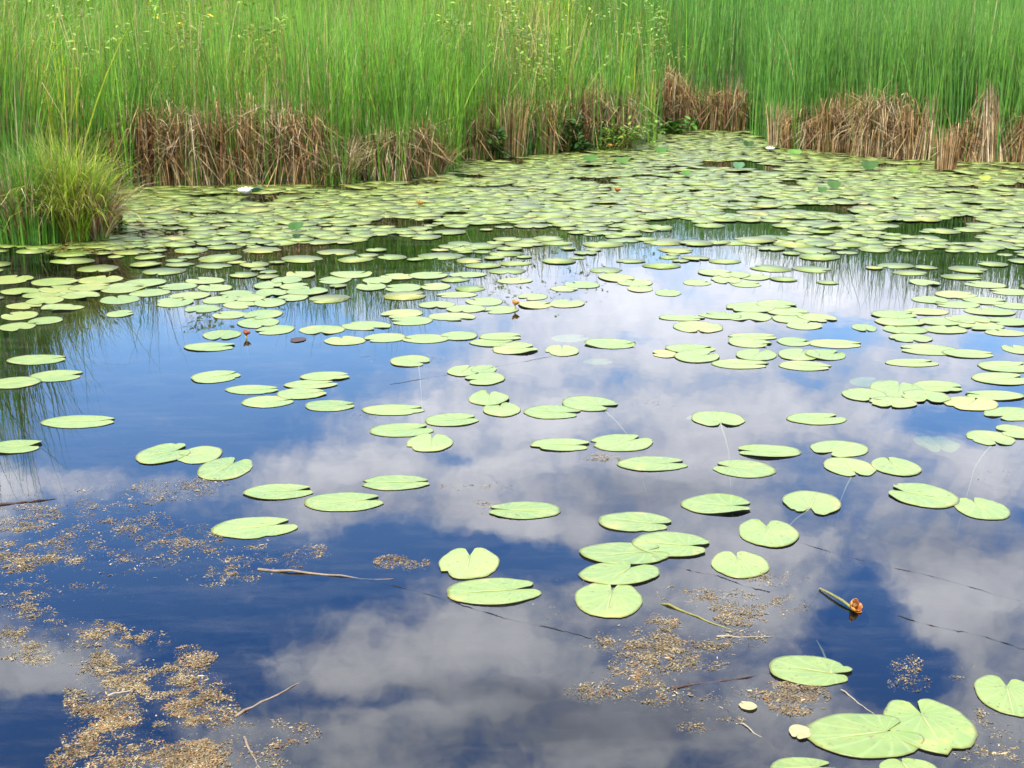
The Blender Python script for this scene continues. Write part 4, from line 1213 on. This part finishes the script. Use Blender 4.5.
for (a, b, lab) in (((370, 580), (592, 640), 'dark strand drifting below the heart shaped pad and its yellow tipped neighbour'),
                    ((800, 544), (1020, 600), 'dark strand drifting above the drooping flower to the right edge'),
                    ((875, 610), (1030, 650), 'dark strand drifting right of the drooping flower'),
                    ((676, 566), (770, 592), 'dark strand drifting just below the paired heart shaped pads'),
                    ((390, 385), (580, 352), 'dark strand drifting past the small heart shaped pad near the centre')):
    A, B = at(*a), at(*b)
    mb = MB()
    m_ = 40
    P = []
    for i in range(m_ + 1):
        t = i / m_
        P.append((A * (1 - t) + B * t - A) + np.array([0, math.sin(t * 9 + a[0]) * .012 + rng.normal(0, .0025), .0012]))
    rr = smooth_noise(np.column_stack([np.arange(m_ + 1) * .9, np.zeros(m_ + 1) + a[0]]), 1.7, 55)
    mb.tube(P, [float(max(.00012, (q - .35) * .0026)) for q in rr], 4)
    tag(mb.build('drifting_strand', M['strand'], loc=tuple(A)), lab, 'strand', GD)

# ------------------------------------------------------------------ floating algae and plant crumbs (uncountable)
PATCH = [(25, 520, 50, 14, .5), (70, 530, 60, 14, .4), (20, 585, 40, 10, .4), (150, 565, 60, 12, .3), (12, 600, 30, 10, .4), (130, 520, 40, 10, .4), (60, 505, 70, 12, .35), (110, 498, 50, 10, .4), (160, 490, 55, 10, .5), (205, 484, 22, 7, .4), (30, 548, 60, 24, .6), (15, 560, 40, 20, .5), (75, 556, 34, 12, .7),
         (110, 556, 25, 8, .5), (180, 542, 40, 12, .6), (222, 576, 34, 11, .9), (252, 560, 50, 14, .5), (305, 551, 24, 7, .9), (270, 552, 40, 12, .4), (160, 530, 50, 12, .3), (100, 590, 40, 8, .2),
         (28, 613, 26, 9, .6), (60, 630, 60, 11, .8), (20, 640, 40, 12, .5), (48, 655, 40, 8, .5), (112, 638, 52, 8, .75), (150, 638, 24, 7, .5), (108, 658, 30, 7, .8), (193, 656, 22, 10, 1.0), (70, 592, 40, 8, .4),
         (75, 645, 80, 22, .25), (130, 700, 60, 42, .6), (185, 695, 45, 28, .55), (105, 735, 40, 30, .55), (155, 745, 70, 30, .55), (210, 720, 30, 26, .5), (275, 735, 42, 14, .4), (245, 725, 25, 12, .3), (262, 765, 36, 12, .3),
         (90, 765, 40, 20, .6), (180, 768, 40, 16, .5), (120, 680, 30, 12, .6),
         (402, 562, 26, 7, .8), (485, 504, 20, 5, .7), (478, 487, 34, 6, .25), (602, 458, 20, 4, .8), (370, 416, 22, 4, .8), (510, 515, 30, 4, .3),
         (694, 594, 34, 9, .5), (742, 612, 30, 13, .8), (791, 606, 20, 10, .8), (720, 600, 40, 12, .4), (778, 579, 30, 7, .5), (664, 621, 18, 9, .8), (645, 688, 18, 14, 1.0), (650, 642, 44, 12, .55),
         (690, 655, 46, 16, .4), (620, 640, 36, 14, .3), (640, 665, 50, 18, .35), (690, 700, 40, 12, .2), (720, 716, 26, 10, .35), (797, 698, 30, 16, .75), (700, 725, 22, 8, .4), (905, 664, 18, 9, .25), (960, 670, 14, 8, .4),
         (1000, 722, 36, 18, .4), (985, 745, 34, 16, .35), (600, 692, 36, 8, .3), (1010, 755, 30, 14, .4), (910, 682, 20, 10, .15), (760, 690, 26, 10, .25), (990, 475, 22, 5, .12), (430, 358, 14, 4, .3), (370, 357, 10, 3, .3), (590, 340, 14, 4, .3), (640, 403, 40, 5, .2), (500, 322, 14, 2, .3), (560, 600, 60, 20, .02), (730, 640, 44, 10, .25)]


def algae():
    Ps, Zs, Ss = [], [], []
    for (px, py, rx, ry, d) in PATCH:
        n = int(rx * ry * d * 30)
        a = rng.uniform(0, 6.28, n); r = np.sqrt(rng.random(n)) * 1.12
        x, y = px + rx * r * np.cos(a), py + ry * r * np.sin(a)
        P = np.array([at(u, v)[:2] for u, v in zip(x, y)])
        cl = smooth_noise(P, .085, 41) * .6 + smooth_noise(P, .033, 42) * .55 + smooth_noise(P, .2, 43) * .3
        keep = rng.random(n) < np.clip((cl - (.46 + .24 * np.clip(r - .3, 0, 1) + (.10 if d < .5 else 0.0))) / .62, 0.014, 1) ** 1.15
        P, cl = P[keep], cl[keep]
        Ps.append(P)
        Zs.append(np.where(rng.random(len(P)) < .42, .0006 + np.clip(cl - .72, 0, 1) * .014 * rng.random(len(P)), rng.uniform(-.012, -.0015, len(P))))
    P = np.vstack(Ps); z = np.concatenate(Zs)
    n = len(P)
    big = rng.random(n) < .08
    s = np.where(big, rng.uniform(.003, .009, n), rng.uniform(.0010, .0031, n))
    el = np.where(big, rng.uniform(.12, .45, n), rng.uniform(.3, 1.0, n))
    a = rng.uniform(0, 6.28, n)
    tx, ty = rng.normal(0, .16, n), rng.normal(0, .16, n)
    V = np.empty((n, 4, 3))
    for k, (u, v) in enumerate(((-1, -.8), (1, -1), (.8, 1), (-1.1, .9))):
        du, dv = u * s, v * s * el
        X, Y = du * np.cos(a) - dv * np.sin(a), du * np.sin(a) + dv * np.cos(a)
        V[:, k, 0] = P[:, 0] + X; V[:, k, 1] = P[:, 1] + Y
        V[:, k, 2] = z + np.maximum(-.001, tx * X + ty * Y)
    Q = np.arange(n * 4).reshape(n, 4)
    warm = smooth_noise(P, .3, 44)
    col = pick([(.21, .165, .085), (.26, .205, .11), (.155, .115, .055), (.24, .18, .07), (.11, .08, .04), (.33, .27, .17)], n, .22)
    br = rng.random(n) < .12 + .15 * (warm > .6)
    col[br] = pick([(.20, .09, .03), (.30, .15, .05), (.12, .07, .035)], int(br.sum()))
    print('algae', n)
    o = quad_mesh('floating_algae', V.reshape(-1, 3), Q, M['debris'], col=np.repeat(col, 4, axis=0))
    tag(o, 'tan crumbs of algae and dead plant matter floating in drifts on the near water', 'algae', kind='stuff')


algae()


def duckweed():
    n = 60000
    PY = 124 + 130 * rng.random(n); PX = rng.uniform(-40, 1060, n)
    dz = -F * ST + (384 - PY) * CT
    t = CH / -dz
    P = np.column_stack([(PX - 512) * t, (F * CT + (384 - PY) * ST) * t])
    sd = -land_sd(P)
    pr = np.clip(1 - sd / 2.6, 0, 1) * np.clip(smooth_noise(P, .8, 91) * 2.2 - .6, 0, 1)
    P = P[(sd > -.1) & (rng.random(n) < pr)]
    n = len(P)
    s_ = rng.uniform(.012, .035, n); a = rng.uniform(0, 6.28, n)
    V = np.empty((n, 4, 3))
    for k in range(4):
        aa = a + k * 1.571
        V[:, k, 0] = P[:, 0] + s_ * np.cos(aa); V[:, k, 1] = P[:, 1] + s_ * np.sin(aa); V[:, k, 2] = .002 + rng.random(n) * .004
    col = pick([(.20, .25, .03), (.26, .27, .04), (.15, .21, .03), (.24, .17, .05)], n)
    o = quad_mesh('duckweed', V.reshape(-1, 3), np.arange(n * 4).reshape(n, 4), M['leafy'], col=np.repeat(col, 4, axis=0))
    tag(o, 'yellow green duckweed scum floating along the edge of the reeds', 'duckweed', kind='stuff')


duckweed()

# ------------------------------------------------------------------ sky: clear sky with a broken layer of cloud
SUN_EL, SUN_AZ = math.radians(54), math.radians(212)        # azimuth from +Y, clockwise: behind the camera, to the left
W = bpy.data.worlds.new('World'); S.world = W; W.use_nodes = True
nt = W.node_tree
for n in list(nt.nodes): nt.nodes.remove(n)
wo = nt.nodes.new('ShaderNodeOutputWorld'); bg = nt.nodes.new('ShaderNodeBackground')
L(nt, bg.outputs[0], wo.inputs['Surface'])
sky = nt.nodes.new('ShaderNodeTexSky'); sky.sky_type = 'NISHITA'; sky.sun_disc = False
sky.sun_elevation = SUN_EL; sky.sun_rotation = SUN_AZ; sky.air_density = 1.0; sky.dust_density = .3; sky.ozone_density = 2.0
SKY_STR = .1
bg.inputs['Strength'].default_value = SKY_STR
tc = nt.nodes.new('ShaderNodeTexCoord')
sep = nt.nodes.new('ShaderNodeSeparateXYZ'); L(nt, tc.outputs['Generated'], sep.inputs[0])
yy = math_n(nt, 'MAXIMUM', math_n(nt, 'ABSOLUTE', sep.outputs[1]), .05)
u = math_n(nt, 'DIVIDE', sep.outputs[0], yy); v = math_n(nt, 'DIVIDE', sep.outputs[2], yy)
cmb = nt.nodes.new('ShaderNodeCombineXYZ'); L(nt, u, cmb.inputs[0]); L(nt, v, cmb.inputs[1])
# billow warp
wn = N(nt, 'ShaderNodeTexNoise', in_Scale=14.0, in_Detail=5.0, in_Roughness=.6); L(nt, cmb.outputs[0], wn.inputs['Vector'])
va = nt.nodes.new('ShaderNodeVectorMath'); va.operation = 'SUBTRACT'; L(nt, wn.outputs['Color'], va.inputs[0]); va.inputs[1].default_value = (.5, .5, .5)
vs = nt.nodes.new('ShaderNodeVectorMath'); vs.operation = 'MULTIPLY'; L(nt, va.outputs[0], vs.inputs[0]); vs.inputs[1].default_value = (.055, .035, 0)
vw = nt.nodes.new('ShaderNodeVectorMath'); vw.operation = 'ADD'; L(nt, cmb.outputs[0], vw.inputs[0]); L(nt, vs.outputs[0], vw.inputs[1])
CLOUDS = [(600, 345, 240, 46, .2, .08),   # mirror position, half size, cover, brightness
    (140, 400, 260, 100, -.85, 0), (330, 350, 110, 45, -.55, 0), (200, 575, 250, 62, -.75, 0), (90, 560, 130, 70, -.35, 0), (440, 545, 110, 26, -.60, 0), (560, 562, 95, 17, -.85, 0),
    (200, 640, 85, 60, -.65, 0), (30, 738, 75, 36, -1.0, 0), (130, 715, 80, 50, -.55, 0), (862, 625, 50, 58, -1.0, 0), (905, 668, 50, 34, -1.0, 0), (800, 650, 40, 30, -.35, 0),
    (640, 382, 130, 13, -.20, -.1), (420, 345, 90, 20, -.16, 0), (845, 335, 44, 16, -.62, 0), (950, 422, 60, 20, -.75, 0), (1005, 392, 40, 14, -.7, 0), (452, 459, 28, 10, -.6, 0), (800, 380, 36, 9, -.22, 0), (90, 480, 110, 16, .45, .1), (470, 690, 90, 14, .25, -.2), (240, 600, 60, 16, .3, .1), (985, 340, 26, 10, -.6, 0),
    (640, 345, 40, 8, -.4, 0), (690, 300, 40, 14, -.3, 0), (520, 740, 120, 20, -.02, -.3), (960, 540, 90, 40, -.12, -.45), (380, 700, 90, 9, -.34, -.2), (260, 690, 40, 30, -.3, 0),
    (440, 625, 110, 34, .30, .40), (350, 668, 80, 22, .28, .30), (500, 660, 70, 26, .2, .3), (40, 668, 50, 22, .75, .25), (150, 605, 60, 12, .22, -.2), (400, 462, 120, 26, .35, .42), (300, 480, 70, 18, .2, .2), (640, 300, 110, 32, .3, .10), (480, 418, 130, 22, .3, .35),
    (530, 525, 80, 16, .45, .35), (900, 290, 150, 36, .35, .2), (780, 420, 150, 30, .2, .3), (960, 600, 70, 40, .35, .45), (740, 590, 70, 40, .2, .25), (600, 715, 120, 34, .25, -.45), (640, 490, 90, 24, .2, -.35), (470, 710, 60, 16, .3, .3),
    (700, 470, 100, 16, .1, .25), (560, 460, 80, 14, .1, .2), (870, 545, 60, 24, .1, .1), (780, 545, 50, 20, .2, .3),
]


def uv_of(px, py):
    d = ray(px, py)
    return d[0] / d[1], -d[2] / d[1]


cover = None; bright = None
for (px, py, rx, ry, dc, db) in CLOUDS:
    u0, v0 = uv_of(px, py)
    au = abs(uv_of(px + rx, py)[0] - u0); av = abs(uv_of(px, py + ry)[1] - uv_of(px, py - ry)[1]) / 2
    mp = nt.nodes.new('ShaderNodeMapping'); mp.vector_type = 'TEXTURE'
    mp.inputs['Location'].default_value = (u0, v0, 0); mp.inputs['Scale'].default_value = (au, av, 1)
    L(nt, vw.outputs[0], mp.inputs['Vector'])
    ln = nt.nodes.new('ShaderNodeVectorMath'); ln.operation = 'LENGTH'; L(nt, mp.outputs[0], ln.inputs[0])
    f = mapr(nt, ln.outputs['Value'], .3, 1.5, 1.0, 0.0, True)
    if dc:
        t = math_n(nt, 'MULTIPLY', f, dc); cover = t if cover is None else math_n(nt, 'ADD', cover, t)
    if db:
        t = math_n(nt, 'MULTIPLY', f, db); bright = t if bright is None else math_n(nt, 'ADD', bright, t)
fn = N(nt, 'ShaderNodeTexNoise', in_Scale=10.0, in_Detail=8.0, in_Roughness=.58); L(nt, vw.outputs[0], fn.inputs['Vector'])
fn2 = N(nt, 'ShaderNodeTexNoise', in_Scale=5.0, in_Detail=5.0, in_Roughness=.55); L(nt, cmb.outputs[0], fn2.inputs['Vector'])
cv = math_n(nt, 'ADD', math_n(nt, 'ADD', cover, .70), math_n(nt, 'MULTIPLY', math_n(nt, 'SUBTRACT', fn.outputs[0], .5), 1.9))
fn3 = N(nt, 'ShaderNodeTexNoise', in_Scale=38.0, in_Detail=6.0, in_Roughness=.62); L(nt, vw.outputs[0], fn3.inputs['Vector'])
mot = math_n(nt, 'SUBTRACT', fn3.outputs[0], .5)
cv = math_n(nt, 'ADD', cv, math_n(nt, 'MULTIPLY', mot, 1.15))
cv = mapr(nt, cv, .0, .98, 0, 1, True)
br_ = math_n(nt, 'ADD', math_n(nt, 'ADD', bright, .46), math_n(nt, 'MULTIPLY', math_n(nt, 'SUBTRACT', fn2.outputs[0], .5), 1.3))
br_ = math_n(nt, 'ADD', br_, math_n(nt, 'MULTIPLY', math_n(nt, 'SUBTRACT', fn.outputs[0], .5), .8))
br_ = math_n(nt, 'ADD', br_, math_n(nt, 'MULTIPLY', mot, .7))
br_ = math_n(nt, 'MINIMUM', math_n(nt, 'MAXIMUM', br_, 0.0), 1.15)
CL_DARK = (8.0, 8.6, 10.7); CL_BRIGHT = (19.0, 19.2, 20.8)
cc = mixc(nt, br_, CL_DARK, CL_BRIGHT)
skyc = mixc(nt, 1.0, sky.outputs[0], mixc(nt, mapr(nt, v, .22, .52), (2.05, 2.5, 2.95), (.6, 1.5, 2.9)), 'MULTIPLY')
fin = mixc(nt, math_n(nt, 'MULTIPLY', cv, .94), skyc, cc)
# added boost to the sky ahead, to keep its reflection in the water bright
fb = math_n(nt, 'MULTIPLY', mapr(nt, sep.outputs[1], .45, .8, 0, 1, True), mapr(nt, v, .18, .62, .18, .62))
fin = mixc(nt, 1.0, fin, math_n(nt, 'ADD', fb, 1.0), 'MULTIPLY')
L(nt, fin, bg.inputs['Color'])

sl = bpy.data.lights.new('sun', 'SUN'); sl.energy = 4.2; sl.angle = math.radians(.53); sl.color = (1.0, .955, .88)
so = bpy.data.objects.new('sun', sl); COL.objects.link(so)
sd_ = Vector((math.sin(SUN_AZ) * math.cos(SUN_EL), math.cos(SUN_AZ) * math.cos(SUN_EL), math.sin(SUN_EL)))
so.rotation_euler = sd_.to_track_quat('Z', 'Y').to_euler()

# ------------------------------------------------------------------ camera, view
cd = bpy.data.cameras.new('camera'); cam = bpy.data.objects.new('camera', cd); COL.objects.link(cam)
cam.location = (0, 0, CH); cam.rotation_euler = (math.pi / 2 - TH, 0, 0)
cd.sensor_width = 36; cd.lens = 36 * F / 1024; cd.clip_end = 6000; cd.clip_start = .05
cd.dof.use_dof = True; cd.dof.focus_distance = 6.0; cd.dof.aperture_fstop = 11
S.camera = cam
S.render.engine = 'CYCLES'
S.cycles.max_bounces = 6; S.cycles.transparent_max_bounces = 8
S.cycles.caustics_reflective = False; S.cycles.caustics_refractive = False
S.cycles.use_denoising = True
S.render.resolution_x, S.render.resolution_y = 1024, 768
S.view_settings.view_transform = 'Standard'; S.view_settings.look = 'None'
S.view_settings.exposure = .55; S.view_settings.gamma = 1
